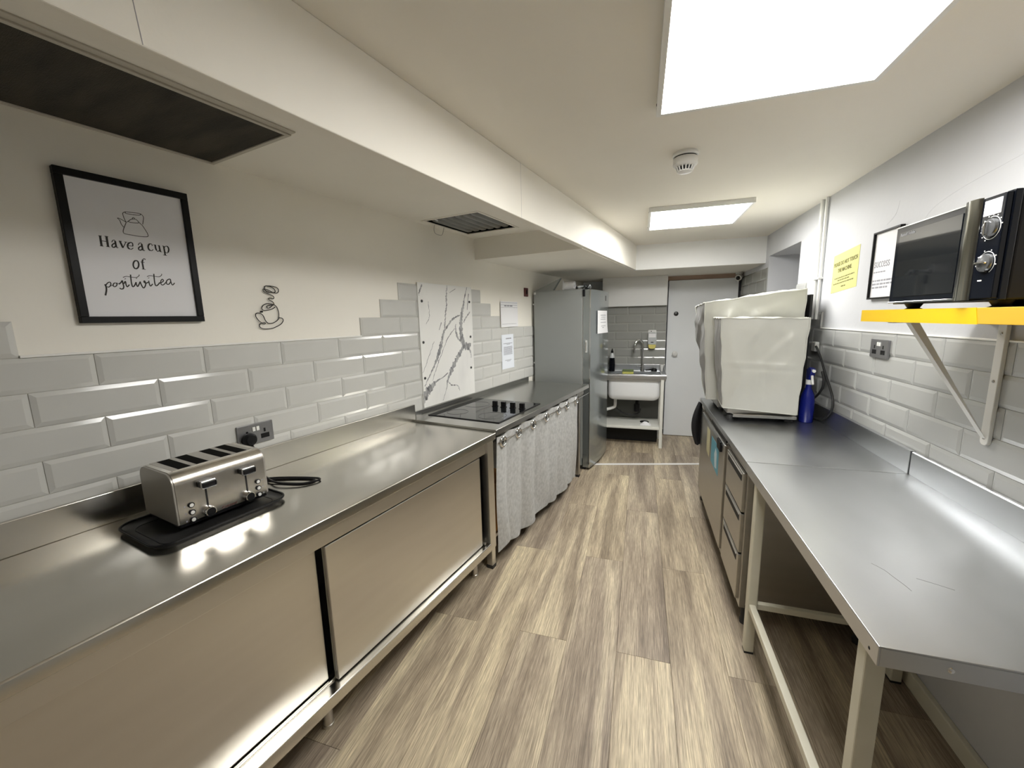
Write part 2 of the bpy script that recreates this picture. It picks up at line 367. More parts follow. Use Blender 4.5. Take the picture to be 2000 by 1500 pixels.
def tile_row(wall, put, ztop, joint, a0, a1, mat, zmin=None):
    k = math.floor((a0 - joint) / TW); zb = ztop - TH
    if zmin is not None: zb = max(zb, zmin)
    while True:
        j0 = joint + k * TW; j1 = j0 + TW; k += 1
        if j0 >= a1 - .01: break
        s0, s1 = max(j0, a0), min(j1, a1)
        if s1 - s0 < .015: continue
        sd = ('l' if s0 == j0 else '') + ('r' if s1 == j1 else '') + ('b' if zb == ztop - TH else '') + 't'
        put(wall, s0, s1, zb, ztop - zb, sd, mat)
def put_left(wall, s0, s1, zb, h_, sd, mat):
    o = bpy.data.objects.new('tile', tile_mesh(s1 - s0, h_, sd, mat)); COL.objects.link(o); o.parent = wall; o.location = (LWX, s0, zb)
def put_right(wall, s0, s1, zb, h_, sd, mat):
    sd = sd.replace('l', '#').replace('r', 'l').replace('#', 'r')
    o = bpy.data.objects.new('tile', tile_mesh(s1 - s0, h_, sd, mat)); COL.objects.link(o); o.parent = wall; o.location = (RWU, s1, zb); o.rotation_euler = (0, 0, PI)
def put_back(wall, s0, s1, zb, h_, sd, mat):
    o = bpy.data.objects.new('tile', tile_mesh(s1 - s0, h_, sd, mat)); COL.objects.link(o); o.parent = wall; o.location = (s0, VS, zb); o.rotation_euler = (0, 0, -PI / 2)
Z0L = 1.421; JE, JO = .491, .491 - TW / 2
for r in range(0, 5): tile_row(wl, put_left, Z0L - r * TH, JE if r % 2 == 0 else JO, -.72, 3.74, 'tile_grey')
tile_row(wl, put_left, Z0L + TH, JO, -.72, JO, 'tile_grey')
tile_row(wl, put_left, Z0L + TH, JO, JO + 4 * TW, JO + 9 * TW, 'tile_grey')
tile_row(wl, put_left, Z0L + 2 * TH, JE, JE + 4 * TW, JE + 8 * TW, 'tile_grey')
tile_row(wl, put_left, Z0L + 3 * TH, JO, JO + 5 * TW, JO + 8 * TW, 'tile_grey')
g = MB(); X1 = LWX + .0022
for y0, y1, z0, z1 in ((-.72, 3.74, .9135, Z0L), (-.72, JO, Z0L, Z0L + TH), (JO + 4 * TW, JO + 9 * TW, Z0L, Z0L + TH), (JE + 4 * TW, JE + 8 * TW, Z0L + TH, Z0L + 2 * TH), (JO + 5 * TW, JO + 8 * TW, Z0L + 2 * TH, Z0L + 3 * TH)):
    g.box(LWX - .001, X1, y0, y1, z0, z1)
child('grout', g, 'grout', wl, smooth_ang=0)
child('tile_trim', MB().box(LWX, LWX + .010, JO, JO + 4 * TW, Z0L, Z0L + .007), 'edge_trim', wl, .001)
Z0R = 1.394; RE, RO = 2.818, 2.969
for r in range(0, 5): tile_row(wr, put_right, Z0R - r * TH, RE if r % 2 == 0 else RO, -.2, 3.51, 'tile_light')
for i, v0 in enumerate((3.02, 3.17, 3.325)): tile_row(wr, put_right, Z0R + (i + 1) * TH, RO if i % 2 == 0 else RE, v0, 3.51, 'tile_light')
for r in range(-5, 4): tile_row(wr, put_right, Z0R - r * TH, RE if r % 2 == 0 else RO, 4.28, VD - .02, 'tile_dark')  # right wall past the alcove: its shadow put into a darker tile colour
g = MB().box(RWU - .0022, RWU + .001, -.2, 3.51, .8865, Z0R).box(RWU - .0022, RWU + .001, 4.29, VD - .02, 1.09, Z0R + 5 * TH)
for i, v0 in enumerate((3.02, 3.17, 3.325)): g.box(RWU - .0022, RWU + .001, v0, 3.51, Z0R + i * TH, Z0R + (i + 1) * TH)
child('grout', g, 'grout', wr, smooth_ang=0)
child('tile_trim', MB().box(RWU - .010, RWU, -.2, 3.02, Z0R, Z0R + .006), 'edge_trim', wr, .001)
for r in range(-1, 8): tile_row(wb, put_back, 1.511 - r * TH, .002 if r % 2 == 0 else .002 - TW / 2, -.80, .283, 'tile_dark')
child('grout', MB().box(-.80, .283, VS - .0022, VS + .001, .80, 1.6125), 'grout', wb, smooth_ang=0)
# raised scar left on the painted right wall, above the microwave
def scar():
    mb = MB(); put = lambda a, b, d: (RWU - d, a, b)
    mb.ribbon(smooth([(2.16, 1.86), (2.10, 1.905), (1.98, 1.935), (1.84, 1.955), (1.6, 1.98)]), .030, put, .0005)
    mb.ribbon(smooth([(2.16, 1.86), (2.165, 1.80), (2.14, 1.73)]), .024, put, .0005)
    mb.ribbon(smooth([(2.42, 1.90), (2.36, 1.93), (2.34, 1.98)]), .020, put, .0005)
    child('plaster_scar', mb, 'white_paint', wr)
scar()
# fine crack lines on the beam face
mb = MB(); put = lambda a, b, d: (-.875 + d, a, b)
mb.ribbon([(.372, 1.956), (.365, 2.05), (.372, 2.12), (.368, 2.19)], .0011, put, .0004)
mb.ribbon([(1.745, 1.956), (1.745, 2.07), (1.741, 2.19)], .0007, put, .0004)
child('crack', mb, 'ink_grey', bpy.data.objects['trim_1'])
# ---------------------------------------------------------------- ceiling things
def ceiling_light(v0, label):
    u0, u1 = .03, .645; v1 = v0 + .615; z0, z1 = 2.162, CZ
    t = Thing('ceiling_light', label, 'ceiling light', (.3375, v0 + .3075, CZ), group='square LED ceiling panels')
    fr = MB()
    for a, b, c, d in ((u0, u0 + .016, v0, v1), (u1 - .016, u1, v0, v1), (u0 + .016, u1 - .016, v0, v0 + .016), (u0 + .016, u1 - .016, v1 - .016, v1)): fr.box(a, b, c, d, z0, z1)
    t.part('frame', fr, 'white_plastic', bevel=.001)
    t.part('diffuser', MB().box(u0 + .014, u1 - .014, v0 + .014, v1 - .014, z0 + .003, z0 + .008), 'panel_light')
    for q in (v0 + .06, v1 - .06):
        t.part('screw', MB().cyl((u0 - .0015, q, z0 + .012), (u0 + .002, q, z0 + .012), .004, 8), 'rubber')
        t.part('screw', MB().cyl((u1 + .0015, q, z0 + .012), (u1 - .002, q, z0 + .012), .004, 8), 'rubber')
ceiling_light(.965, 'large bright square light panel nearest the top edge, partly out of frame')
ceiling_light(2.918, 'smaller-looking bright square light panel farther down the ceiling, past the smoke alarm')
t = Thing('smoke_detector', 'round white smoke alarm on the ceiling between the two light panels', 'smoke alarm', (.165, 2.03, CZ))
t.part('base', MB().lathe([(.0, 0), (.052, 0), (.054, .010), (.050, .016), (.0, .016)], (.165, 2.03, CZ), (0, 0, -1), 32), 'white_plastic')
t.part('gap_ring', MB().lathe([(.046, .015), (.046, .021)], (.165, 2.03, CZ), (0, 0, -1), 32), 'rubber')
t.part('body', MB().lathe([(.047, .020), (.050, .022), (.050, .048), (.044, .054), (.034, .056)], (.165, 2.03, CZ), (0, 0, -1), 32), 'white_plastic')
t.part('sensor_core', MB().lathe([(.028, .055), (.028, .072)], (.165, 2.03, CZ), (0, 0, -1), 24), 'rubber')
for k in range(16):
    an = 2 * PI * k / 16; c, s_ = math.cos(an), math.sin(an)
    t.part('fin', MB().tube([(.165 + .038 * c, 2.03 + .038 * s_, CZ - .055), (.165 + .030 * c, 2.03 + .030 * s_, CZ - .074)], .0028, 6), 'white_plastic')
t.part('cap', MB().lathe([(.031, .072), (.031, .076), (.024, .080), (0, .080)], (.165, 2.03, CZ), (0, 0, -1), 24), 'white_plastic')
# extract vents in the soffit
def frame_mb(x0, x1, y0, y1, z0, z1, w_):
    return MB().box(x0, x1, y0, y0 + w_, z0, z1).box(x0, x1, y1 - w_, y1, z0, z1).box(x0, x0 + w_, y0 + w_, y1 - w_, z0, z1).box(x1 - w_, x1, y0 + w_, y1 - w_, z0, z1)
t = Thing('extract_vent', 'long dark mesh filter vent in the soffit above the framed print', 'vent', (-1.52, .2, SOF), 'L')
t.part('frame', frame_mb(-1.755, -1.285, -.55, .915, SOF - .008, SOF, .014), 'vent_frame', bevel=.001)
t.part('filter', MB().grid(lambda a, b: (-1.742 + .445 * a, -.537 + 1.44 * b, SOF - .004), 8, 8), 'filter')
t.part('edge_flange', MB().box(-1.285, -1.262, -.55, .915, SOF - .004, SOF), 'vent_frame', bevel=.001)
t = Thing('extract_vent', 'small square vent with grey round bars set in the soffit above the marble panel', 'vent', (-1.5, 2.29, SOF), 'L')
t.part('recess', MB().box(-1.702, -1.308, 2.048, 2.527, SOF + .055, SOF + .06).box(-1.702, -1.698, 2.048, 2.527, SOF + .002, SOF + .055).box(-1.312, -1.308, 2.048, 2.527, SOF + .002, SOF + .055).box(-1.698, -1.312, 2.048, 2.052, SOF + .002, SOF + .055).box(-1.698, -1.312, 2.523, 2.527, SOF + .002, SOF + .055), 'dark_slot')
t.part('frame', frame_mb(-1.715, -1.295, 2.035, 2.54, SOF - .004, SOF, .016), 'cream_paint', bevel=.001)
for k in range(6):
    x = -1.655 + k * .058
    t.part('bar', MB().lathe([(.002, 0), (.016, .012), (.024, .04), (.024, .41), (.016, .44), (.002, .455)], (x, 2.06, SOF + .020), (0, 1, 0), 14), 'baffle')
t.part('wire_handle', MB().tube([(p[0], p[1], p[2]) for p in smooth([(-1.705, 2.16, SOF), (-1.71, 2.155, SOF - .03), (-1.71, 2.17, SOF - .055), (-1.71, 2.23, SOF - .055), (-1.71, 2.25, SOF - .03), (-1.705, 2.255, SOF)])], .0016, 6), 'steel_dark')
# conduit pipes
t = Thing('conduit_pipe', 'pair of white conduit pipes running down the right wall', 'pipe', (RWU, 3.12, 1.45))
for v, r in ((3.085, .009), (3.15, .012)):
    t.part('pipe', MB().cyl((RWU - .013, v, 1.45), (RWU - .013, v, CZ), r, 12), 'white_plastic')
for z in (1.70,):
    t.part('clip', MB().box(RWU - .028, RWU, 3.07, 3.17, z, z + .012), 'white_plastic', bevel=.002)
t = Thing('security_camera', 'small white dome camera in the corner above the far door', 'camera', (1.04, 5.24, LOW))
t.part('mount', MB().lathe([(.035, 0), (.035, .02), (.0, .02)], (1.035, 5.22, LOW), (0, 0, -1)), 'white_plastic')
t.part('body', MB().lathe([(.012, -.05), (.032, -.04), (.036, 0), (.034, .03), (.02, .034)], (1.03, 5.20, LOW - .055), (-.35, -.9, -.25)), 'white_plastic')
t.part('lens', MB().lathe([(.022, .030), (.022, .038), (.0, .040)], (1.03, 5.20, LOW - .055), (-.35, -.9, -.25)), 'black_gloss')
t.part('cable', MB().tube(smooth([(1.06, 5.24, LOW - .02), (1.07, 5.26, LOW - .08), (1.068, 5.27, LOW - .2)]), .005, 6), 'rubber')

struct('sink_shade_sheet', MB().box(-.75, .215, 4.95, 4.965, 0, .215), 'black_matte')  # black sheet added for the dark void below the sink shelf
PRINT=[(0.00124,1,[(0.6236,1.8363),(0.617,1.8207),(0.6124,1.8088),(0.6126,1.8011),(0.6185,1.7988),(0.6383,1.7975),(0.6568,1.797),(0.6743,1.7998),(0.6747,1.8102),(0.6704,1.821),(0.6645,1.8337),(0.6571,1.8414)]),(0.00124,1,[(0.6296,1.8407),(0.6328,1.838),(0.6419,1.8381),(0.6532,1.8395),(0.6571,1.8414)]),(0.00124,1,[(0.6255,1.8373),(0.6296,1.8407),(0.6358,1.8468),(0.6435,1.8501),(0.6508,1.8497),(0.6571,1.8414)]),(0.00124,1,[(0.6407,1.8495),(0.6417,1.8531),(0.6441,1.8547),(0.6462,1.8537),(0.6463,1.8502)]),(0.00124,0,[(0.6236,1.8363),(0.6154,1.8413),(0.6072,1.8457),(0.6029,1.8455)]),(0.00124,1,[(0.6029,1.8455),(0.6081,1.8389),(0.6101,1.8283),(0.6151,1.8192)]),(0.00124,1,[(0.6236,1.8363),(0.621,1.8435),(0.6189,1.8541),(0.6182,1.8616),(0.6204,1.8654),(0.6262,1.8688),(0.6444,1.8703),(0.6629,1.8708),(0.6697,1.8653),(0.6706,1.8576),(0.666,1.8373)]),(0.00124,1,[(0.6262,1.8688),(0.6248,1.8652),(0.6291,1.8639),(0.6454,1.8638),(0.6623,1.8661),(0.6647,1.87)]),(0.00425,0,[(0.5536,1.7828),(0.5533,1.7528)]),(0.00425,0,[(0.5687,1.7837),(0.5683,1.7527)]),(0.00142,0,[(0.5535,1.7685),(0.5684,1.7679)]),(0.00142,0,[(0.5498,1.7833),(0.5576,1.783)]),(0.00142,0,[(0.5492,1.7528),(0.5574,1.7523)]),(0.00142,0,[(0.5644,1.7839),(0.5727,1.7835)]),(0.00142,0,[(0.5641,1.7528),(0.5725,1.7522)]),(0.00372,1,[(0.5877,1.7723),(0.5879,1.7587),(0.5886,1.7535)]),(0.00142,1,[(0.5883,1.7534),(0.5901,1.7519),(0.593,1.7536)]),(0.00159,1,[(0.5795,1.7684),(0.5818,1.7732),(0.5859,1.7753),(0.5882,1.7719)]),(0.00301,0,[(0.5792,1.7693),(0.5801,1.7681)]),(0.00265,1,[(0.5882,1.7658),(0.5822,1.7631),(0.5783,1.7578),(0.5791,1.7531),(0.5828,1.7527),(0.5873,1.7568)]),(0.00372,1,[(0.6545,1.7731),(0.6549,1.7589),(0.6557,1.7534)]),(0.00142,1,[(0.6553,1.7534),(0.6574,1.7518),(0.6604,1.7536)]),(0.00159,1,[(0.6456,1.769),(0.6481,1.774),(0.6525,1.7762),(0.655,1.7727)]),(0.00301,0,[(0.6453,1.7699),(0.6463,1.7687)]),(0.00265,1,[(0.6551,1.7663),(0.6485,1.7635),(0.6444,1.7579),(0.6453,1.753),(0.6493,1.7526),(0.6543,1.7569)]),(0.00389,0,[(0.5995,1.7736),(0.6044,1.7539)]),(0.00159,0,[(0.6044,1.7539),(0.6144,1.7736)]),(0.00142,0,[(0.5967,1.7743),(0.6041,1.7738)]),(0.00142,0,[(0.6106,1.7735),(0.6179,1.773)]),(0.00336,1,[(0.6231,1.7726),(0.619,1.768),(0.6169,1.7616),(0.6177,1.7557),(0.6209,1.7525)]),(0.00159,1,[(0.6209,1.7525),(0.6252,1.7522),(0.6306,1.757)]),(0.00142,0,[(0.6182,1.7629),(0.6303,1.7624)]),(0.0023,1,[(0.6231,1.7726),(0.6278,1.774),(0.6307,1.771),(0.6303,1.7624)]),(0.00336,1,[(0.677,1.777),(0.6732,1.773),(0.6708,1.7652),(0.6721,1.7577),(0.6756,1.7546)]),(0.00159,1,[(0.6756,1.7546),(0.6795,1.7549),(0.6837,1.7594)]),(0.00177,1,[(0.677,1.777),(0.6809,1.7768),(0.6834,1.7725)]),(0.00319,0,[(0.6823,1.7728),(0.6831,1.7715)]),(0.00354,1,[(0.6912,1.775),(0.6911,1.7649),(0.6925,1.7578)]),(0.00177,1,[(0.6925,1.7578),(0.6956,1.7544),(0.7012,1.7589)]),(0.00354,0,[(0.7019,1.7747),(0.7028,1.7539)]),(0.00142,0,[(0.6869,1.7754),(0.6932,1.7751)]),(0.00142,0,[(0.6979,1.7746),(0.7039,1.7745)]),(0.00142,0,[(0.7024,1.7543),(0.7073,1.7542)]),(0.00354,0,[(0.7148,1.7745),(0.7153,1.7442)]),(0.00159,1,[(0.7158,1.7699),(0.7206,1.7749),(0.7238,1.7758)]),(0.00319,1,[(0.7238,1.7758),(0.7272,1.7722),(0.728,1.7639),(0.7249,1.755)]),(0.00159,1,[(0.7249,1.755),(0.7206,1.7521),(0.7168,1.7557)]),(0.00142,0,[(0.7108,1.7747),(0.7168,1.7743)]),(0.00142,0,[(0.7094,1.7447),(0.7201,1.7436)]),(0.00319,1,[(0.6312,1.7174),(0.6263,1.7123),(0.6234,1.7035),(0.624,1.6944),(0.6279,1.6902)]),(0.00319,1,[(0.629,1.6903),(0.6347,1.6954),(0.6379,1.705),(0.6372,1.7139),(0.6334,1.7176)]),(0.00159,0,[(0.6308,1.7173),(0.6338,1.7177)]),(0.00159,0,[(0.6275,1.6902),(0.6298,1.6904)]),(0.00336,1,[(0.6509,1.7219),(0.6483,1.7142),(0.6483,1.7026),(0.6487,1.6914)]),(0.00159,1,[(0.6509,1.7219),(0.6541,1.7259),(0.6575,1.7245)]),(0.00283,0,[(0.6565,1.7239),(0.6574,1.7226)]),(0.00142,0,[(0.6434,1.7141),(0.6541,1.7134)]),(0.00142,0,[(0.6442,1.6915),(0.6543,1.6905)]),(0.00336,1,[(0.5443,1.6353),(0.5459,1.6321),(0.5467,1.6255),(0.5453,1.6144),(0.5413,1.6009)]),(0.00212,1,[(0.5464,1.6322),(0.5517,1.6398),(0.5572,1.6428),(0.5593,1.6385),(0.5574,1.6317),(0.5525,1.627),(0.5493,1.6286)]),(0.00106,1,[(0.5574,1.6317),(0.5608,1.6319),(0.5643,1.6343)]),(0.00212,1,[(0.5708,1.6414),(0.5661,1.6389),(0.5641,1.6332),(0.5664,1.6289),(0.5711,1.6314),(0.574,1.6371),(0.5716,1.6415)]),(0.00106,1,[(0.5716,1.6415),(0.575,1.6406),(0.579,1.6379)]),(0.00265,1,[(0.5789,1.6374),(0.5852,1.6446),(0.5885,1.6494),(0.5887,1.6414),(0.5896,1.6313),(0.5874,1.6243),(0.5822,1.6227),(0.5787,1.6257)]),(0.00248,1,[(0.5907,1.6393),(0.5959,1.6476),(0.5963,1.6374),(0.5985,1.6306),(0.6049,1.6379)]),(0.00354,0,[(0.596,1.6562),(0.5971,1.655)]),(0.00265,1,[(0.612,1.6705),(0.6112,1.6578),(0.6109,1.6417),(0.6123,1.6319),(0.6174,1.6352),(0.6232,1.6471)]),(0.00142,1,[(0.5917,1.6598),(0.6003,1.6638),(0.6128,1.6625),(0.6256,1.6623),(0.6335,1.6683),(0.6344,1.6723)]),(0.00248,1,[(0.6229,1.6475),(0.6233,1.6378),(0.6258,1.6333),(0.6334,1.6478)]),(0.00354,0,[(0.6253,1.66),(0.6263,1.6587)]),(0.00265,1,[(0.6337,1.6501),(0.6357,1.6397),(0.6396,1.6294),(0.6444,1.6332),(0.6481,1.644),(0.646,1.6528),(0.6441,1.6485),(0.6488,1.6452),(0.6561,1.6493)]),(0.00248,1,[(0.6573,1.6541),(0.6579,1.6434),(0.6602,1.6365),(0.6671,1.644)]),(0.00354,0,[(0.6581,1.6638),(0.659,1.6625)]),(0.00265,1,[(0.6746,1.6779),(0.6735,1.6623),(0.6733,1.6456),(0.6753,1.6385),(0.6806,1.6412),(0.6878,1.6501)]),(0.00142,1,[(0.6546,1.6669),(0.6629,1.671),(0.6765,1.6697),(0.6883,1.6692),(0.696,1.6756),(0.6962,1.6797)]),(0.0023,1,[(0.6887,1.649),(0.6952,1.6523),(0.6989,1.6574),(0.6964,1.6616),(0.6917,1.6564),(0.69,1.6478),(0.6928,1.642),(0.6993,1.6448),(0.7067,1.6538)]),(0.00248,1,[(0.7184,1.6644),(0.7106,1.6602),(0.7065,1.6526),(0.708,1.6453),(0.714,1.6469),(0.7194,1.6559),(0.719,1.6644),(0.7201,1.6534),(0.723,1.6438),(0.7306,1.6512)])]
CUP=[[(1.0863,1.582),(1.0753,1.58),(1.0609,1.5789),(1.0526,1.5753),(1.0526,1.5684),(1.0595,1.5668),(1.069,1.5721),(1.077,1.5792),(1.0827,1.5819),(1.0835,1.5889),(1.0772,1.5957),(1.0671,1.6006),(1.0633,1.6066),(1.0664,1.6101),(1.0752,1.6095),(1.0821,1.6072),(1.087,1.6108),(1.0852,1.6177),(1.0734,1.6242),(1.0566,1.6304),(1.0468,1.6359),(1.0443,1.6434),(1.0481,1.647),(1.055,1.6465),(1.0685,1.642),(1.0836,1.635),(1.0942,1.6328),(1.1032,1.6323),(1.1104,1.6388),(1.1107,1.6493),(1.1025,1.6567),(1.0848,1.6601),(1.0672,1.6608),(1.0548,1.6592),(1.0519,1.6497),(1.0526,1.6413),(1.0607,1.6357),(1.0782,1.6347),(1.0927,1.6354),(1.0961,1.6416),(1.0908,1.65),(1.0775,1.6579),(1.0603,1.6612)],[(1.0888,1.5724),(1.0752,1.5643),(1.0586,1.5598),(1.039,1.5571),(1.0309,1.5613),(1.0301,1.569),(1.0383,1.5794),(1.0512,1.5856),(1.0618,1.5867),(1.0757,1.5835),(1.0895,1.5785),(1.0972,1.5663),(1.1006,1.5486),(1.0999,1.5344),(1.0963,1.5202),(1.0851,1.5106),(1.0679,1.503),(1.0517,1.5025),(1.0436,1.5079),(1.0377,1.5175),(1.0327,1.533),(1.0252,1.5425),(1.0138,1.5468),(1.0034,1.5442),(1.0006,1.5349),(1.0044,1.5247),(1.0131,1.5127),(1.024,1.5039),(1.0322,1.5003),(1.0368,1.5028),(1.0346,1.5063),(1.0276,1.5056),(1.0169,1.5024),(1.0118,1.4956),(1.0133,1.487),(1.0246,1.4806),(1.0436,1.4791),(1.0652,1.481),(1.0861,1.4884),(1.1059,1.4986),(1.1167,1.511),(1.1168,1.52),(1.1108,1.5245),(1.098,1.5264)]]
VEIN=[[(2.3111,1.7343,0.0051),(2.2992,1.6659,0.0101),(2.2972,1.6009,0.0084),(2.2765,1.5159,0.0084),(2.259,1.4311,0.0118),(2.2304,1.3668,0.0168),(2.2021,1.3032,0.0253),(2.1685,1.2473,0.0168),(2.1284,1.1929,0.0101),(2.0681,1.1232,0.0067),(2.0253,1.0721,0.0051)],[(2.5546,1.7346,0.0051),(2.5131,1.6393,0.0118),(2.4751,1.535,0.0253),(2.4569,1.452,0.0303),(2.4573,1.3751,0.0337),(2.4897,1.3167,0.0421),(2.5385,1.2954,0.0421),(2.5788,1.3181,0.0135)],[(2.4759,1.2963,0.0253),(2.3982,1.2252,0.0303),(2.3223,1.1431,0.0286),(2.2725,1.0809,0.0135),(2.2507,1.0156,0.0051),(2.2091,0.9442,0.0042)],[(2.2673,1.4276,0.0118),(2.3379,1.4887,0.0118),(2.397,1.5183,0.0101),(2.4568,1.5316,0.0084)],[(2.2762,1.1283,0.0067),(2.2199,1.1053,0.0067),(2.1556,1.0911,0.0118),(2.1027,1.0663,0.0337),(2.0611,1.0406,0.0421),(2.0187,0.9966,0.0387),(2.0061,0.9605,0.0135)],[(2.3931,1.4673,0.0067),(2.3948,1.4126,0.0152),(2.4204,1.3631,0.0118),(2.478,1.3246,0.0084)],[(2.3793,1.4371,0.0042),(2.2958,1.3765,0.0059),(2.2532,1.3192,0.0042),(2.1761,1.2138,0.0051),(2.1055,1.0985,0.0034)],[(2.0543,1.7253,0.0101),(2.0236,1.6852,0.0084),(2.0183,1.6554,0.0034)],[(2.5825,1.5561,0.0084),(2.5288,1.5137,0.0101),(2.4953,1.479,0.0067)],[(2.2717,1.0707,0.0051),(2.3141,1.0365,0.0067),(2.383,1.0222,0.0051),(2.41,0.9819,0.0042)],[(2.5256,1.2927,0.0168),(2.5683,1.2604,0.0101),(2.5777,1.208,0.0034)],[(2.569,1.69,0.0084),(2.5479,1.5701,0.0042)],[(2.2346,1.484,0.0084),(2.2044,1.4331,0.0034)],[(2.1061,1.6221,0.0034),(2.1072,1.5237,0.0034),(2.0696,1.4749,0.0025)],[(2.4121,1.7169,0.0034),(2.3422,1.6872,0.0034)],[(2.1424,1.359,0.0034),(2.0577,1.2264,0.0034),(2.0142,1.1622,0.0025)]]
PSCREW=[(2.0407,1.6222),(2.0343,1.3594),(2.0299,1.1254),(2.5774,1.6291),(2.5759,1.3692),(2.5686,1.1335)]
CABLE=[(1.02,3.044,1.281),(1.02,2.963,1.273),(1.02,2.887,1.214),(1.02,2.803,1.132),(1.02,2.726,1.066),(1.02,2.67,1.004),(1.02,2.673,0.941),(1.02,2.754,0.875),(1.02,2.901,0.818),(1.02,3.049,0.808),(1.02,3.132,0.843),(1.02,3.089,0.901),(1.02,2.909,0.967),(1.02,2.807,1.041),(1.02,2.789,1.098),(1.02,2.819,1.146)]
# ---------------------------------------------------------------- left side (left-wall frame)
ZT = .875
def tri_profile(t, name, y0, y1, mat, parent=None): pass
# steel cupboard with sliding doors
t = Thing('steel_cabinet', 'long stainless steel cupboard with sliding doors, toaster standing on its worktop', 'cabinet', (-1.44, .85, 0), 'L')
Y0, Y1 = -.20, 1.862
top = MB().prism([(-1.748, ZT - .03), (-1.748, ZT), (-1.122, ZT), (-1.118, ZT - .004), (-1.118, ZT - .036), (-1.128, ZT - .036), (-1.128, ZT - .03)], Y0, Y1, 'y')
t.part('worktop', top, 'steel_top', bevel=.0015)
t.part('upstand', MB().box(-1.750, -1.734, Y0, 1.905, ZT, .976), 'steel_top', bevel=.002)
t.part('apron', MB().box(-1.72, -1.140, Y0 + .01, 1.78, .774, ZT - .03), 'steel_door', bevel=.002)
t.part('back_panel', MB().box(-1.72, -1.70, Y0, 1.80, .21, .772), 'steel_dark')
t.part('side_panel', MB().box(-1.72, -1.14, 1.80, 1.812, .21, ZT - .03), 'steel_door', bevel=.001)
t.part('side_panel', MB().box(-1.72, -1.14, Y0, Y0 + .012, .21, ZT - .03), 'steel_door', bevel=.001)
t.part('end_post', MB().box(-1.165, -1.122, 1.778, 1.838, .205, ZT - .036), 'steel_door', bevel=.003)
t.part('floor_panel', MB().box(-1.72, -1.19, Y0, 1.80, .21, .235), 'steel_dark')
t.part('bottom_rail', MB().prism([(-1.21, .206), (-1.21, .245), (-1.176, .245), (-1.176, .256), (-1.170, .256), (-1.170, .248), (-1.122, .250), (-1.118, .246), (-1.118, .206)], Y0, 1.776, 'y'), 'steel_top', bevel=.0012)
t.part('top_track', MB().box(-1.215, -1.205, Y0, 1.776, .74, .78), 'steel_dark')
d1 = t.part('sliding_door', MB().box(-1.166, -1.148, .787, 1.735, .254, .764), 'steel_door', bevel=.003)
t.part('edge_return', MB().box(-1.170, -1.166, .787, .80, .256, .762), 'steel_top', parent=d1, bevel=.001)
d2 = t.part('sliding_door', MB().box(-1.196, -1.180, -.17, .772, .258, .764), 'steel_door', bevel=.003)
t.part('track_roller', MB().cyl((-1.15, 1.748, .262), (-1.138, 1.748, .262), .008, 12), 'steel_dark')
for y in (1.80, .80, -.1):
    for x in (-1.255, -1.66):
        t.part('leg', MB().lathe([(.021, 0), (.021, .012), (.019, .014), (.019, .10), (.023, .105), (.023, .21)], (x, y, 0), n=20), 'steel_door')
# hob table beside it
HZ = .888
t = Thing('steel_table', 'stainless steel worktop table carrying the hob, grey curtain hung along its front', 'table', (-1.43, 2.7, 0), 'L')
t.part('worktop', MB().prism([(-1.748, HZ - .03), (-1.748, HZ), (-1.122, HZ), (-1.118, HZ - .004), (-1.118, HZ - .034), (-1.126, HZ - .034), (-1.126, HZ - .03)], 1.868, 3.55, 'y'), 'steel_hob', bevel=.0015)
t.part('upstand', MB().box(-1.750, -1.736, 1.912, 3.555, HZ, .928), 'steel_hob', bevel=.0015)
t.part('apron', MB().box(-1.72, -1.16, 1.90, 3.52, .80, HZ - .03), 'steel_dark')
for y in (1.918, 3.50):
    for x in (-1.21, -1.70):
        l = t.part('leg', MB().box(x - .02, x + .02, y - .02, y + .02, .02, HZ - .03), 'steel_door' if y < 2 else 'steel_dark', bevel=.003)
        t.part('rubber_foot', MB().box(x - .021, x + .021, y - .021, y + .021, 0, .022), 'rubber', parent=l)
t.part('side_panel', MB().box(-1.70, -1.22, 3.512, 3.524, .1, .85), 'steel_dark')
t.part('shelf', MB().box(-1.72, -1.25, 1.93, 3.48, .12, .14), 'steel_dark')
# hob
t = Thing('ceramic_hob', 'black glass electric hob with four square knobs set in the worktop', 'hob', (-1.45, 2.28, HZ), 'L')
gl = MB().prism(rrect(-1.705, -1.178, 2.0, 2.585, .006, 3), HZ, HZ + .006); t.part('glass', gl, 'dark_glass', bevel=.001)
t.part('edge_frame', frame_mb(-1.709, -1.174, 1.996, 2.589, HZ, HZ + .005, .005), 'black_plastic')
for x, y, r in ((-1.30, 2.13, .09), (-1.57, 2.13, .07), (-1.33, 2.42, .0), (-1.58, 2.38, .09)):
    if r: t.part('ring_mark', MB().torus((x, y, HZ + .0062), r, .0011, n=48, m=4), 'hob_ring')
for x in (-1.425, -1.357, -1.285, -1.213):
    t.part('knob', MB().box(x - .017, x + .017, 2.365, 2.385, HZ + .006, HZ + .044).box(x - .02, x + .02, 2.36, 2.39, HZ + .006, HZ + .010), 'black_plastic', bevel=.002)
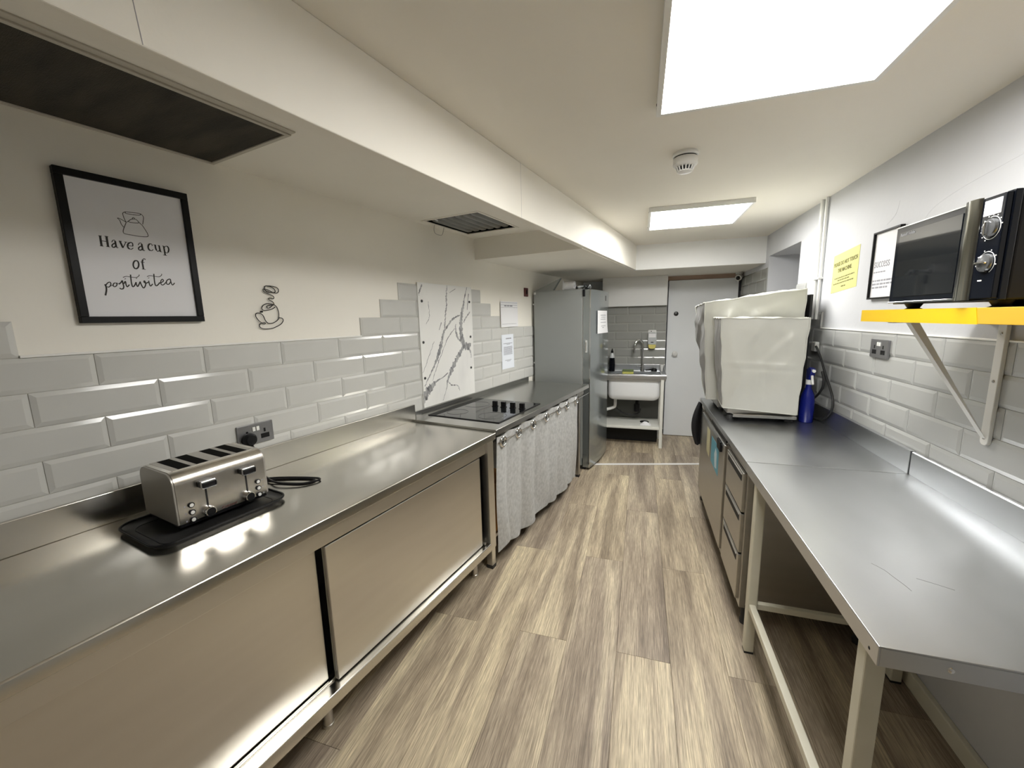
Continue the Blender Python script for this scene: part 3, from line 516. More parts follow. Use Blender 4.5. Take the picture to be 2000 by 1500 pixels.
# curtain under the hob table
t = Thing('curtain', 'grey linen curtain with metal eyelets hung on a wire under the hob worktop', 'curtain', (-1.12, 2.58, .06), 'L')
EY = [1.912, 2.102, 2.313, 2.531, 2.753, 2.937, 3.154]
def cur(a, b):
    y = 1.862 + (3.30 - 1.862) * a; z = .848 - b * (.848 - (.085 + .03 * (1 - a) + .012 * math.sin(a * 17)))
    ph = 0
    d = min(abs(y - e) for e in EY); f = min(1, d / .10)
    fold = .036 * f * f - .004
    n_ = noise.noise(Vector((y * 4.2, z * 2.0, 3.1))) * .026 * b + .009 * math.sin(y * 19 + 2.2 * math.sin(z * 3)) * b ** .7
    x = -1.108 - fold * (1 - .4 * b) - .035 * b + n_
    y2 = y + .016 * b * math.sin(z * 9) * (1 - a) + .03 * b * (1 - a) + .012 * noise.noise(Vector((y * 5, z * 4, 9)))* b
    return (x, y2, z)
def hole(a, b):
    y = 1.862 + (3.30 - 1.862) * a; z = .848 - b * .742
    return any((y - e) ** 2 + (z - .812) ** 2 < .0225 ** 2 for e in EY)
t.part('fabric', MB().grid(cur, 240, 110, hole), 'linen', smooth_ang=180)
hm = MB().grid(lambda a, b: tuple(Vector(cur(a, 1 - .018 * b)) + Vector((.0025, 0, 0))), 160, 2); t.part('hem', hm, 'linen', smooth_ang=180)
for e in EY:
    t.part('eyelet', MB().lathe([(.021, -.003), (.020, .0), (.021, .004), (.026, .006), (.032, .003), (.033, -.002), (.021, -.003)], (-1.0985, e, .812), (1, -.1, 0), 28, False), 'chrome', smooth_ang=60)
t.part('wire', MB().cyl((-1.104, 1.868, .816), (-1.104, 3.50, .816), .003, 8), 'chrome')
single('cardboard_box', 'sliver of orange cardboard box under the worktop behind the curtain edge', 'box', MB().box(-1.42, -1.262, 1.97, 2.3, .30, .47).box(-1.42, -1.262, 1.97, 2.3, .141, .30), 'orange_card', (-1.33, 2.13, .14), 'L', bevel=.003)
# framed print
t = Thing('framed_print', 'black framed tea print reading Have a cup of positivitea', 'picture', (LWX, .64, 1.515), 'L')
FX = LWX
t.part('frame', MB().box(FX, FX + .022, .474, .805, 1.515, 1.535).box(FX, FX + .022, .474, .805, 1.945, 1.966).box(FX, FX + .022, .474, .494, 1.535, 1.945).box(FX, FX + .022, .785, .805, 1.535, 1.945), 'frame_black', bevel=.0015)
sh = t.part('print_sheet', MB().box(FX + .004, FX + .0135, .492, .787, 1.533, 1.947), 'print_paper')
mb = MB(); put = lambda a, b, d: (FX + .0136 + d, a, b)
for q0, q1, nm in ((0, 8, 'kettle_drawing'), (8, 58, 'lettering'), (58, 200, 'script_lettering')):
    mb = MB()
    for w_, sm, pts in PRINT[q0:q1]: mb.ribbon(smooth(pts) if sm else pts, max(w_ * 1.25, .0017), put, .0003)
    t.part(nm, mb, 'ink', parent=sh, smooth_ang=0)['kind'] = 'stuff'
# wire cup ornament
t = Thing('wire_ornament', 'black bent wire ornament of a steaming cup and saucer', 'wall art', (LWX, 1.05, 1.47), 'L')
for nm, pts in zip(('steam_wire', 'cup_wire'), CUP):
    t.part(nm, MB().tube([(LWX + .0075, a, b) for a, b in smooth(pts, 5)], .0017, 6), 'black_plastic')
t.part('mount_pin', MB().cyl((LWX, 1.028, 1.552), (LWX + .01, 1.028, 1.552), .004, 10), 'black_plastic')
# marble splash panel
PX = LWX + .0085
t = Thing('splash_panel', 'white marble effect splash panel with grey veins behind the hob', 'panel', (LWX, 2.3, .93), 'L')
pn = t.part('sheet', MB().box(PX, PX + .006, 2.008, 2.612, .93, 1.738), 'marble', bevel=.0006)
mb = MB(); put = lambda a, b, d: (PX + .0061 + d, min(max(a, 2.01), 2.61), min(max(b, .931), 1.736))
rnd = random.Random(5)
for l in VEIN:
    q = smooth(l, 10); mb.ribbon([(a + rnd.uniform(-1, 1) * .004, b) for a, b, _ in q], [max(.0014, w_ * rnd.uniform(.7, 1.7)) for _, _, w_ in q], put, .00015)
t.part('vein', mb, 'marble_vein', parent=pn, smooth_ang=0)
for a, b in PSCREW: t.part('screw_cap', MB().lathe([(.009, 0), (.009, .003), (.006, .006), (0, .007)], (PX + .006, a, b), (1, 0, 0), 16), 'dark_metal')
# notices on the left wall
def notice(name, label, y0, y1, z0, z1, X, lines, mat='paper', ink='ink_grey', curl=.004):
    t = Thing(name, label, 'notice', (X, (y0 + y1) / 2, z0), 'L')
    f = lambda a, b: (X + .001 + curl * (1 - b) ** 2 * a, y0 + (y1 - y0) * a, z0 + (z1 - z0) * b)
    mb = MB().grid(f, 6, 8); n = len(mb.v); mb.v += [(p[0] - .0006, p[1], p[2]) for p in mb.v]; mb.f += [tuple(i + n for i in q)[::-1] for q in mb.f]
    sh = t.part('sheet', mb, mat, smooth_ang=60)
    def put(a, b, d): p = f(a, b); return (p[0] + .0005 + d, p[1], p[2])
    t.part('small_print', dashes(lines, put, .0002), ink, parent=sh, smooth_ang=0)['kind'] = 'stuff'
notice('paper_notice', 'faint printed chart taped to the white wall above the tile edge', 3.06, 3.375, 1.425, 1.648, LWX + .0092, [(.02, .98, .95, .012), (.02, .98, .86, .012), (.2, .75, .83, .05), (.02, .98, .77, .012), (.06, .9, .12, .012)])
notice('paper_notice', 'white printed notice taped to the grey tiles left of the fridge', 3.062, 3.28, 1.055, 1.36, LWX + .0092,
       [(.35, .8, .88, .035)] + [(.15, .9, .74, .018), (.4, .7, .71, .014)] + [(.15, .88, .64 - .028 * i, .014) for i in range(9)] + [(.25, .8, .25, .014), (.4, .7, .22, .014)], 'paper_blue')
t = Thing('wall_switch', 'small dark red switch box on the wall left of the fridge', 'switch', (LWX, 3.565, 1.70), 'L')
t.part('box', MB().box(LWX, LWX + .014, 3.53, 3.60, 1.705, 1.785), 'dark_red', bevel=.002)
t.part('rocker', MB().box(LWX + .013, LWX + .018, 3.555, 3.575, 1.725, 1.765), 'black_plastic', bevel=.001)
# double wall sockets
def socket(name, label, frame, put, plug):
    """put(a, z, d): a along the wall, d out of the wall; centred on 0, 0"""
    c = put(0, 0, 0); t = Thing(name, label, 'socket', c, frame, group='grey double wall sockets')
    def bx(a0, a1, z0, z1, d0, d1):
        P = [put(a, z, d) for z in (z0, z1) for d in (d0, d1) for a in (a0, a1)]; xs, ys, zs = zip(*P)
        return MB().box(min(xs), max(xs), min(ys), max(ys), min(zs), max(zs))
    t.part('plate', bx(-.073, .073, -.043, .043, 0, .010), 'socket_grey', bevel=.0015)
    for a in (-.036, .036):
        for x0, x1, z0, z1 in ((-.004, .004, .004, .020), (-.015, -.008, -.022, -.012), (.008, .015, -.022, -.012)):
            t.part('pin_slot', bx(a + x0, a + x1, z0 - .004, z1 - .004, .0095, .0106), 'black_plastic')
        t.part('insert', bx(a - .018, a + .018, -.026, -.006, .0092, .0102), 'black_plastic')
        k = 1 if a > 0 else -1
    for a in (-.008, .008): t.part('rocker', bx(a - .006, a + .006, .012, .030, .009, .013), 'white_plastic', bevel=.001)
    return t
pl = lambda a, z, d: (LWX + .0085 + d, .937 + a, 1.044 + z)
socket('wall_socket', 'grey double socket above the steel counter with a black plug in it', 'L', pl, True)
# toaster with cord
TZ = .893
t = Thing('toaster', 'four slice brushed steel toaster standing on a black tray', 'toaster', (-1.535, .65, TZ), 'L')
x0, x1, y0, y1, z1 = -1.645, -1.430, .513, .786, 1.066
prof = []
for cx, cz, r, a0 in ((x1 - .038, z1 - .038, .038, 0), (x0 + .038, z1 - .038, .038, PI / 2)):
    for i in range(9): q = a0 + PI / 2 * i / 8; prof.append((cx + r * math.cos(q), cz + r * math.sin(q)))
prof = [(x1, TZ + .012)] + prof + [(x0, TZ + .012)]
t.part('body', MB().prism(prof, y0 + .006, y1 - .006, 'y'), 'toaster_steel', bevel=0, smooth_ang=30)
ins = [((x - (x0 + x1) / 2) * .985 + (x0 + x1) / 2, (z - TZ) * .99 + TZ) for x, z in prof]
for a, b in ((y0, y0 + .0065), (y1 - .0065, y1)): t.part('side_cover', MB().prism(ins, a, b, 'y'), 'toaster_side', bevel=.0015)
t.part('base', MB().box(x0 + .006, x1 - .004, y0 + .006, y1 - .006, TZ, TZ + .014), 'black_plastic', bevel=.002)
t.part('crumb_plate', MB().box(-1.617, -1.462, .532, .768, z1 - .0005, z1 + .0006), 'toaster_side', bevel=.0003)
for yc in (.566, .615, .685, .734): t.part('slot', MB().box(-1.612, -1.468, yc - .0165, yc + .0165, z1, z1 + .0012), 'dark_slot')
for y in (.596, .716):
    t.part('lever_track', MB().box(x1 - .001, x1 + .0008, y - .0025, y + .0025, .918, 1.005), 'black_matte')
    lv = t.part('lever', MB().box(x1, x1 + .026, y - .021, y + .021, 1.003, 1.023), 'black_plastic', bevel=.004)
    t.part('lever_trim', MB().box(x1 + .0235, x1 + .0275, y - .0225, y + .0225, 1.0015, 1.0245), 'chrome', parent=lv, bevel=.004)
    t.part('lever_face', MB().box(x1 + .027, x1 + .0290, y - .0195, y + .0195, 1.0045, 1.0215), 'black_plastic', parent=lv, bevel=.003)
    kn = t.part('dial', MB().lathe([(.0175, 0), (.0175, .010), (.016, .020), (.015, .022)], (x1, y - .002, .921), (1, 0, 0), 24), 'chrome', smooth_ang=50)
    t.part('dial_face', MB().lathe([(.0135, .0215), (.012, .0235), (0, .0235)], (x1, y - .002, .921), (1, 0, 0), 20), 'black_plastic', parent=kn)
for y, s_ in ((.552, -1), (.752, 1)):
    for k in range(3):
        z = .957 - .0235 * k
        b = t.part('button', MB().lathe([(.0085, 0), (.0085, .004), (0, .0045)], (x1, y, z), (1, 0, 0), 18), 'black_plastic')
        t.part('button_cap', MB().lathe([(.006, .004), (.0055, .006), (0, .006)], (x1, y, z), (1, 0, 0), 14), 'white_plastic', parent=b)
        t.part('symbol', MB().box(x1, x1 + .0004, y + s_ * .0165 - .002, y + s_ * .0165 + .002, z - .002, z + .002), 'ink_grey')
t.part('brand_lettering', text_mb('Cuisinart', .0125, lambda a, b, d: (x1 + d, .656 + a, .908 + b), 1.0, shear=.25), 'dark_red', smooth_ang=0)
cord = smooth([(-1.650, .74, .93), (-1.68, .80, .90), (-1.655, .87, ZT + .005), (-1.60, .915, ZT + .005), (-1.50, .965, ZT + .005), (-1.425, .985, ZT + .006), (-1.415, .955, ZT + .007), (-1.45, .905, ZT + .008), (-1.53, .875, ZT + .012), (-1.62, .89, ZT + .012), (-1.69, .90, ZT + .03), (-1.716, .902, .95), (-1.716, .904, 1.00)], 8)
t.part('cord', MB().tube(cord, .0038, 8), 'black_plastic')
t.part('cord', MB().tube(smooth([(-1.655, .80, .91), (-1.63, .87, ZT + .004), (-1.56, .925, ZT + .0045), (-1.47, .968, ZT + .0045), (-1.428, .965, ZT + .0045), (-1.45, .925, ZT + .0045), (-1.54, .89, ZT + .0045), (-1.66, .86, ZT + .01)], 8), .0034, 8), 'black_plastic')
plg = t.part('plug', MB().lathe([(.024, 0), (.027, .006), (.027, .020), (.020, .032), (0, .034)], (LWX + .0185, .901, 1.028), (1, 0, 0), 20), 'black_plastic', smooth_ang=50)
t.part('plug_neck', MB().cyl((LWX + .036, .902, 1.012), (LWX + .040, .903, .985), .009, 12, .006), 'black_plastic', parent=plg)
# tray under it
t = Thing('serving_tray', 'black rimmed rectangular tray under the toaster', 'tray', (-1.505, .63, ZT), 'L')
def tray(o, i, zb, zt):
    mb = MB(); A = rrect(-1.645 - o, -1.362 + o, .432 - o, .818 + o, .05, 6); n = len(A)
    B = rrect(-1.645 + i, -1.362 - i, .432 + i, .818 - i, .04, 6)
    mb.add([(x, y, zb) for x, y in B] + [(x, y, zt) for x, y in A] + [(x, y, zb + .003) for x, y in B], [tuple(range(n))] + [tuple(range(2 * n, 3 * n))] + [(k, (k + 1) % n, n + (k + 1) % n, n + k) for k in range(n)] + [(n + k, n + (k + 1) % n, 2 * n + (k + 1) % n, 2 * n + k) for k in range(n)])
    return mb
t.part('pan', tray(0, .012, ZT, ZT + .016), 'tray_inside', smooth_ang=50)
A = rrect(-1.645, -1.362, .432, .818, .05, 6); t.part('rim', MB().tube([(x, y, ZT + .016) for x, y in A], .0035, 8, closed=True), 'black_plastic')
B = rrect(-1.615, -1.392, .462, .788, .035, 6); t.part('moulded_ridge', MB().tube([(x, y, ZT + .003) for x, y in B], .0015, 6, closed=True), 'black_plastic')
# fridge
t = Thing('refrigerator', 'tall grey upright fridge standing between the hob table and the sink', 'fridge', (-1.45, 3.99, 0), 'L')
t.part('body', MB().box(-1.730, -1.232, 3.685, 4.30, .04, 1.75), 'fridge_side', bevel=.004)
t.part('top_panel', MB().box(-1.730, -1.235, 3.69, 4.295, 1.75, 1.756), 'fridge_side', bevel=.002)
t.part('gasket', MB().box(-1.232, -1.220, 3.695, 4.29, .11, 1.735), 'gasket', bevel=.002)
def door_plan(n=14): return [(-1.22, 3.685)] + [(-1.150 + .020 * math.sin(PI * i / n), 3.685 + .615 * i / n) for i in range(n + 1)] + [(-1.22, 4.30)]
dd = t.part('door', MB().prism(door_plan(), .028, 1.748), 'fridge_door', bevel=0, smooth_ang=25)
t.part('edge_strip', MB().box(-1.158, -1.150, 3.681, 3.687, .03, 1.748), 'chrome', parent=dd, bevel=.001)
t.part('recessed_handle', MB().box(-1.202, -1.182, 3.680, 3.686, 1.165, 1.28), 'gasket', parent=dd, bevel=.002)
t.part('handle_slot', MB().box(-1.197, -1.187, 3.6785, 3.6815, 1.18, 1.262), 'steel_dark', parent=dd, bevel=.001)
t.part('hinge', MB().box(-1.225, -1.205, 3.676, 3.688, 1.685, 1.75), 'black_plastic', bevel=.002)
t.part('display', MB().box(-1.142, -1.1335, 4.10, 4.15, 1.655, 1.705), 'black_gloss', parent=dd, bevel=.002)
for z in (1.725,): t.part('hinge_cap', MB().box(-1.728, -1.705, 3.680, 3.686, 1.725, 1.745), 'white_plastic', bevel=.002)
t.part('plinth', MB().box(-1.70, -1.20, 3.70, 4.28, 0.0, .04), 'black_matte')
t.part('rear_screw', MB().cyl((-1.745, 3.70, 1.63), (-1.728, 3.70, 1.63), .008, 10), 'white_plastic')
t.part('rear_screw', MB().cyl((-1.745, 3.70, 1.05), (-1.728, 3.70, 1.05), .008, 10), 'white_plastic')
notice('paper_notice', 'white printed notice stuck on the front of the tall fridge', 3.83, 4.16, 1.335, 1.555, -1.1275, [(.3, .85, .80, .035), (.35, .82, .71, .03), (.3, .86, .62, .03), (.3, .85, .48, .025), (.35, .8, .32, .025), (.45, .65, .25, .025)], curl=.012)
# things on the fridge
o = single('folded_board', 'dark flat board lying at a slant on top of the fridge', 'board', MB().hexa([(-1.735, 3.74, 1.757), (-1.55, 3.74, 1.757), (-1.55, 3.78, 1.757), (-1.735, 3.78, 1.757)], [(-1.735, 3.74, 1.768), (-1.47, 3.74, 1.872), (-1.47, 3.78, 1.872), (-1.735, 3.78, 1.768)]), 'fridge_side', (-1.6, 3.76, 1.756), 'L', bevel=.002)
t = Thing('paper_roll', 'white paper roll lying on top of the fridge', 'paper roll', (-1.41, 3.84, 1.756), 'L')
t.part('roll', MB().lathe([(.014, 0), (.042, 0), (.042, .10), (.014, .10), (.014, 0)], (-1.462, 3.84, 1.798), (1, 0, 0), 28), 'paper', smooth_ang=50)
t.part('loose_end', MB().grid(lambda a, b: (-1.475 + .012 * a, 3.80 + .02 * b, 1.757 + .105 * b * (1 - .3 * a)), 3, 5), 'paper')
t = Thing('cable_bundle', 'tangled black cable bundle on top of the fridge', 'cable', (-1.28, 3.84, 1.756), 'L')
rnd = random.Random(4)
for k in range(3):
    c = [(-1.30 + .04 * math.cos(i * 1.1 + k) + .012 * i, 3.82 + .05 * math.sin(i * 1.7 + k * 2), 1.763 + .030 * abs(math.sin(i * 1.3 + k))) for i in range(8)]
    t.part('cable_strand', MB().tube(smooth(c, 5), .006, 7), 'clear_plastic' if k == 0 else 'rubber')
# ---------------------------------------------------------------- right side
RZ = .838; RF = RWU - .612          # worktop height, front edge of the right-hand counters
# white framed steel table at the front
t = Thing('steel_table', 'steel topped table on white painted legs in the right foreground, under the microwave shelf', 'table', (.78, 1.43, 0))
V0, V1 = .893, 1.968
t.part('worktop', MB().box(RF, RWU - .026, V0, V1, RZ - .004, RZ), 'steel_table', bevel=.0012)
t.part('edge_lip', MB().box(RF, RF + .004, V0, V1, RZ - .045, RZ - .004).box(RF + .004, RWU - .012, V0, V0 + .004, RZ - .045, RZ - .004), 'steel_table', bevel=.001)
t.part('upstand', MB().prism([(RWU - .012, RZ), (RWU - .028, RZ), (RWU - .028, .930), (RWU - .024, .934), (RWU - .012, .934)], V0, V1, 'y'), 'steel_table', bevel=.001)
t.part('rivet', MB().lathe([(.006, 0), (.005, .002), (0, .003)], (.585, V0, RZ - .024), (0, -1, 0), 14), 'chrome')
t.part('rivet', MB().lathe([(.004, 0), (0, .002)], (RF, V0 + .03, RZ - .03), (-1, 0, 0), 10), 'black_matte')
def leg(u, v, s_=.038):
    l = t.part('leg', MB().box(u, u + s_, v, v + s_, .008, RZ - .012), 'cream_frame', bevel=.004)
    t.part('rubber_foot', MB().box(u + .001, u + s_ - .001, v + .001, v + s_ - .001, 0, .010), 'rubber', parent=l)
for u in (RF + .008, RWU - .075):
    leg(u, .945); leg(u, 1.815)
st = MB().box(RF + .013, RF + .039, .983, 1.815, .214, .244); t.part('stretcher', st, 'cream_frame', bevel=.003)
t.part('stretcher', MB().box(RF + .046, RWU - .075, 1.822, 1.846, .218, .246), 'cream_frame', bevel=.003)
t.part('stretcher', MB().box(RF + .046, RWU - .075, .952, .976, .218, .246), 'cream_frame', bevel=.003)
t.part('top_rail', MB().box(RF + .012, RF + .034, .983, 1.815, RZ - .04, RZ - .008), 'cream_frame', bevel=.002)
t.part('top_rail', MB().box(RF + .046, RWU - .075, .950, .972, RZ - .04, RZ - .008), 'cream_frame', bevel=.002)
mb = MB(); put = lambda a, b, d: (a, b, RZ + d)
rnd = random.Random(8)
for pts in (((.60, 1.215), (.613, 1.19), (.622, 1.165), (.628, 1.13), (.633, 1.11)), ((.672, 1.17), (.70, 1.155), (.73, 1.14))):
    mb.ribbon(smooth([(a + rnd.uniform(-.002, .002), b) for a, b in pts], 4), .0011, put, .0002)
t.part('scratch', mb, 'scratch', smooth_ang=0)
# refrigerated counter
t = Thing('counter_fridge', 'stainless undercounter fridge with drawers and a door, fabric covered machines on top', 'fridge', (.78, 2.72, 0))
C0, C1 = 1.974, 3.48; CF = .482
t.part('worktop', MB().box(RF, RWU - .026, C0, C1, RZ - .032, RZ), 'steel_table', bevel=.002)
t.part('upstand', MB().box(RWU - .030, RWU - .012, C0, C1, RZ, .936), 'steel_table', bevel=.002)
t.part('body', MB().box(CF + .03, RWU - .04, C0 + .012, C1 - .006, .115, RZ - .032), 'steel_dark', bevel=.002)
t.part('front_frame', MB().box(CF + .004, CF + .03, C0 + .012, C0 + .035, .10, .80).box(CF + .004, CF + .03, 2.385, 2.44, .10, .80).box(CF + .004, CF + .03, 3.30, C1 - .006, .10, .80).box(CF + .004, CF + .03, C0 + .035, C1 - .04, .768, .806).box(CF + .004, CF + .03, C0 + .035, C1 - .04, .10, .125), 'steel_dark', bevel=.002)
for z0, z1 in ((.575, .765), (.37, .565), (.128, .36)):
    dr_ = t.part('drawer', MB().box(CF - .010, CF + .012, 2.012, 2.382, z0, z1), 'steel_dark', bevel=.003)
    t.part('handle_recess', MB().box(CF - .0115, CF - .009, 2.04, 2.35, z1 - .046, z1 - .016), 'black_matte', parent=dr_, bevel=.0005)
    t.part('handle', MB().box(CF - .014, CF - .008, 2.035, 2.355, z1 - .016, z1 - .010), 'steel_dark', parent=dr_, bevel=.002)
dg = t.part('door', MB().box(CF - .012, CF + .012, 2.445, 3.295, .135, .765), 'steel_dark', bevel=.004)
t.part('handle', MB().box(CF - .024, CF - .010, 2.52, 2.62, .70, .762), 'black_plastic', parent=dg, bevel=.004)
t.part('handle_channel', MB().box(CF - .014, CF - .011, 2.46, 3.28, .742, .764), 'steel_table', parent=dg, bevel=.001)
t.part('badge', MB().box(CF - .002, CF + .005, 3.33, 3.43, .772, .800), 'white_plastic', bevel=.001)
t.part('control_panel', MB().box(CF - .003, CF + .006, 2.46, 2.95, .776, .803), 'black_plastic', bevel=.001)
t.part('corner_cap', MB().lathe([(.012, 0), (.014, .01), (.010, .02), (0, .022)], (RF + .01, C1 + .002, RZ - .018), (0, 1, 0), 14), 'white_plastic')
for v in (2.02, 3.42):
    for u in (CF + .04, RWU - .10): t.part('castor', MB().lathe([(.02, 0), (.022, .02), (.018, .03), (.018, .116)], (u, v, 0), n=14), 'rubber')
def sticker(label, mat, v0, v1, z0, z1, inner=None):
    t = Thing('sticker', label, 'sticker', (CF - .012, (v0 + v1) / 2, z0))
    s_ = t.part('sheet', MB().prism([(v0, z0), (v1, z0 + .012), (v1, z1), (v0, z1)], CF - .0130, CF - .0122, 'x'), mat)
    if inner: t.part('figure', MB().prism([(v0 + .05, z0 + .03), (v0 + .11, z0 + .02), (v0 + .14, z0 + .10), (v0 + .10, z0 + .145), (v0 + .06, z0 + .12)], CF - .0136, CF - .0130, 'x'), inner, parent=s_)
sticker('narrow cream paper sticker on the undercounter fridge door', 'sticker_cream', 2.93, 3.05, .53, .715)
sticker('teal blue paper sticker on the undercounter fridge door', 'sticker_teal', 2.60, 2.86, .52, .70, 'sticker_pale')
mb = MB().grid(lambda a, b: (.50 - a * (.02 + .062 * math.sin(.25 + b * 2.45)), C1 + .014 + .02 * math.sin(a * 7) + .01 * b, .80 - .36 * b), 14, 20)
n = len(mb.v); mb.v += [(x, y + .004, z) for x, y, z in mb.v]; mb.f += [tuple(i + n for i in f)[::-1] for f in mb.f]
single('hanging_cloth', 'black cloth hanging off the far end of the undercounter fridge', 'cloth', mb, 'cloth_black', (.46, C1 + .05, .45), smooth_ang=80)
# fabric covered machines
def patch(A, B, C, D, amp, seed, nu=34, nv=34, crease=None):
    """bilinear cloth panel A-B (bottom) D-C (top) with wrinkles that die out at the seams"""
    A, B, C, D = map(Vector, (A, B, C, D)); nrm = (B - A).cross(D - A).normalized()
    def f(a, b):
        p = (A * (1 - a) + B * a) * (1 - b) + (D * (1 - a) + C * a) * b
        e = min(1, 6 * min(a, 1 - a)) * min(1, 6 * min(b, 1 - b))
        q = Vector((a * 3 + seed, b * 2.4, seed)); d = noise.noise(q) * amp + noise.noise(q * 2.7) * amp * .45
        dg = abs(noise.noise(Vector((a * 2.2 - b * 2.2 + seed * 3, (a + b) * .7, 5)))); d += amp * .9 * max(0, .25 - dg) / .25
        if crease: d += crease(a, b)
        return p + nrm * d * e
    return MB().grid(f, nu, nv)
def cover(label, bot, top, amp, seed, crease=None):
    """bot, top: near-left, near-right, far-right, far-left corners"""
    c = [sum(p[i] for p in bot) / 4 for i in range(3)]
    t = Thing('machine_cover', label, 'cover', (c[0], c[1], min(p[2] for p in bot)), group='cream vinyl machine covers')
    for nm, i, j, cr in (('front_panel', 0, 1, crease), ('side_panel', 1, 2, None), ('back_panel', 2, 3, None), ('side_panel', 3, 0, None)):
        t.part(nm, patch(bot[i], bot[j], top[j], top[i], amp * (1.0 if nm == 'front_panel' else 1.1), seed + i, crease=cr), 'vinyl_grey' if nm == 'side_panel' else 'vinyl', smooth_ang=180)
    t.part('top_panel', patch(top[0], top[1], top[2], top[3], amp * .8, seed + 9), 'vinyl', smooth_ang=180)
    for i in range(4):
        j = (i + 1) % 4
        t.part('seam_piping', MB().tube([Vector(bot[i]).lerp(Vector(top[i]), k / 10) + Vector((.003 * math.sin(k * 2.1 + i), 0, 0)) for k in range(11)], .0042, 6), 'vinyl')
        t.part('seam_piping', MB().tube([Vector(top[i]).lerp(Vector(top[j]), k / 10) + Vector((0, 0, .003 * math.sin(k * 1.9 + i))) for k in range(11)], .0042, 6), 'vinyl')
        t.part('hem', MB().tube([Vector(bot[i]).lerp(Vector(bot[j]), k / 8) for k in range(9)], .003, 6), 'vinyl')
    return t
def crs(a, b):
    d = .009 * math.exp(-((b - .49) / .012) ** 2) - .005 * math.exp(-((b - .465) / .02) ** 2)
    if b < .47: d += .009 * math.exp(-((a - .52) / .013) ** 2)
    d += .003 * math.exp(-((b - .07) / .008) ** 2)
    return d
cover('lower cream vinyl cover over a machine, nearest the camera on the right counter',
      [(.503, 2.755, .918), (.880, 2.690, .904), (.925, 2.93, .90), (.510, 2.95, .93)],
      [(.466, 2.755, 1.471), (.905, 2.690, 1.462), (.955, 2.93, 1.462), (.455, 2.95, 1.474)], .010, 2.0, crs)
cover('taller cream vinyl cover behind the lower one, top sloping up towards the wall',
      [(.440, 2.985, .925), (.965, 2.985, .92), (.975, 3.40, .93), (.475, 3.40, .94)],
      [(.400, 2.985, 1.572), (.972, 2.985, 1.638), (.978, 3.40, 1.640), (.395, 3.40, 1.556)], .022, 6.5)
t = Thing('kitchen_machine', 'dark machine base on short feet showing below the lower cream cover', 'machine', (.71, 2.86, RZ))
t.part('housing', MB().box(.53, .905, 2.77, 2.92, RZ + .042, 1.40), 'steel_dark', bevel=.006)
t.part('base_plate', MB().box(.56, .90, 2.735, 2.92, RZ + .026, RZ + .046), 'steel_hob', bevel=.003)
for u in (.555, .875):
    for v in (2.79, 2.90): t.part('foot', MB().lathe([(.022, 0), (.022, .02), (.016, .03)], (u, v, RZ), n=14), 'rubber')
t = Thing('kitchen_machine', 'dark machine housing under the taller cream cover', 'machine', (.71, 3.2, RZ))
t.part('housing', MB().box(.52, .94, 3.03, 3.36, RZ + .02, 1.48), 'steel_dark', bevel=.006)
for u in (.56, .90):
    for v in (3.07, 3.32): t.part('foot', MB().lathe([(.022, 0), (.022, .021)], (u, v, RZ), n=12), 'rubber')
single('back_board', 'thin black board standing between the taller cover and the wall', 'board', MB().box(.998, 1.012, 2.99, 3.40, RZ, 1.605), 'black_matte', (1.005, 3.2, RZ), bevel=.002)
# spray bottle and cable behind the covers
t = Thing('spray_bottle', 'dark blue spray bottle on the counter behind the lower cover', 'bottle', (.97, 2.81, RZ))
BU, BV = .97, 2.81
t.part('body', MB().lathe([(.034, 0), (.038, .006), (.038, .13), (.032, .17), (.016, .21), (.014, .235)], (BU, BV, RZ), n=24), 'blue_plastic', smooth_ang=60)
t.part('collar', MB().lathe([(.017, .232), (.017, .26)], (BU, BV, RZ), n=18), 'white_plastic')
hd = t.part('trigger_head', MB().prism([(BV - .045, RZ + .30), (BV - .02, RZ + .262), (BV + .018, RZ + .258), (BV + .022, RZ + .32), (BV - .01, RZ + .335), (BV - .045, RZ + .33)], BU - .012, BU + .012, 'x'), 'blue_plastic', bevel=.003)
t.part('trigger', MB().prism([(BV - .035, RZ + .30), (BV - .025, RZ + .30), (BV - .05, RZ + .235), (BV - .06, RZ + .24)], BU - .006, BU + .006, 'x'), 'white_plastic', parent=hd, bevel=.002)
t.part('nozzle', MB().cyl((BU, BV - .045, RZ + .318), (BU, BV - .06, RZ + .318), .009, 12), 'white_plastic', parent=hd)
t = Thing('power_cable', 'looped black cable hanging on the tiles beside the covered machines', 'cable', (1.02, 2.85, RZ))
CB = [(a - .0, b, max(c, RZ + .007)) for a, b, c in CABLE]
t.part('cord', MB().tube(smooth([(1.065, 3.04, 1.285)] + [(1.048 - .001 * i, b, c) for i, (a, b, c) in enumerate(CB[1:])], 6), .0065, 8), 'rubber')
t.part('plug', MB().box(RWU - .034, RWU - .009, 3.0, 3.06, 1.25, 1.31), 'white_plastic', bevel=.006)
# socket, notice, framed print on the right wall
pr_ = lambda a, z, d: (RWU - .0085 - d, 2.318 - a, 1.321 + z)
socket('wall_socket', 'grey double socket on the right wall tiles beside the shelf bracket', 'W', pr_, False)
t = Thing('warning_notice', 'yellow laminated notice asking people not to touch the machine', 'notice', (RWU, 2.79, 1.61))
tilt = .012
def yput(a, b, d): return (RWU - .001 - d, 2.790 - a, 1.722 + b + tilt * a / .15)
sh = t.part('sheet', MB().prism([(2.790 - .150, 1.722 - .108 + tilt), (2.790 + .150, 1.722 - .108 - tilt), (2.790 + .150, 1.722 + .108 - tilt), (2.790 - .150, 1.722 + .108 + tilt)], RWU - .0012, RWU - .0002, 'x'), 'paper_yellow')
t.part('heading', text_mb('PLEASE DO NOT TOUCH', .030, lambda a, b, d: yput(a, b + .040, d + .0003), .80, bold=.0006), 'ink_yellow_note', parent=sh, smooth_ang=0)
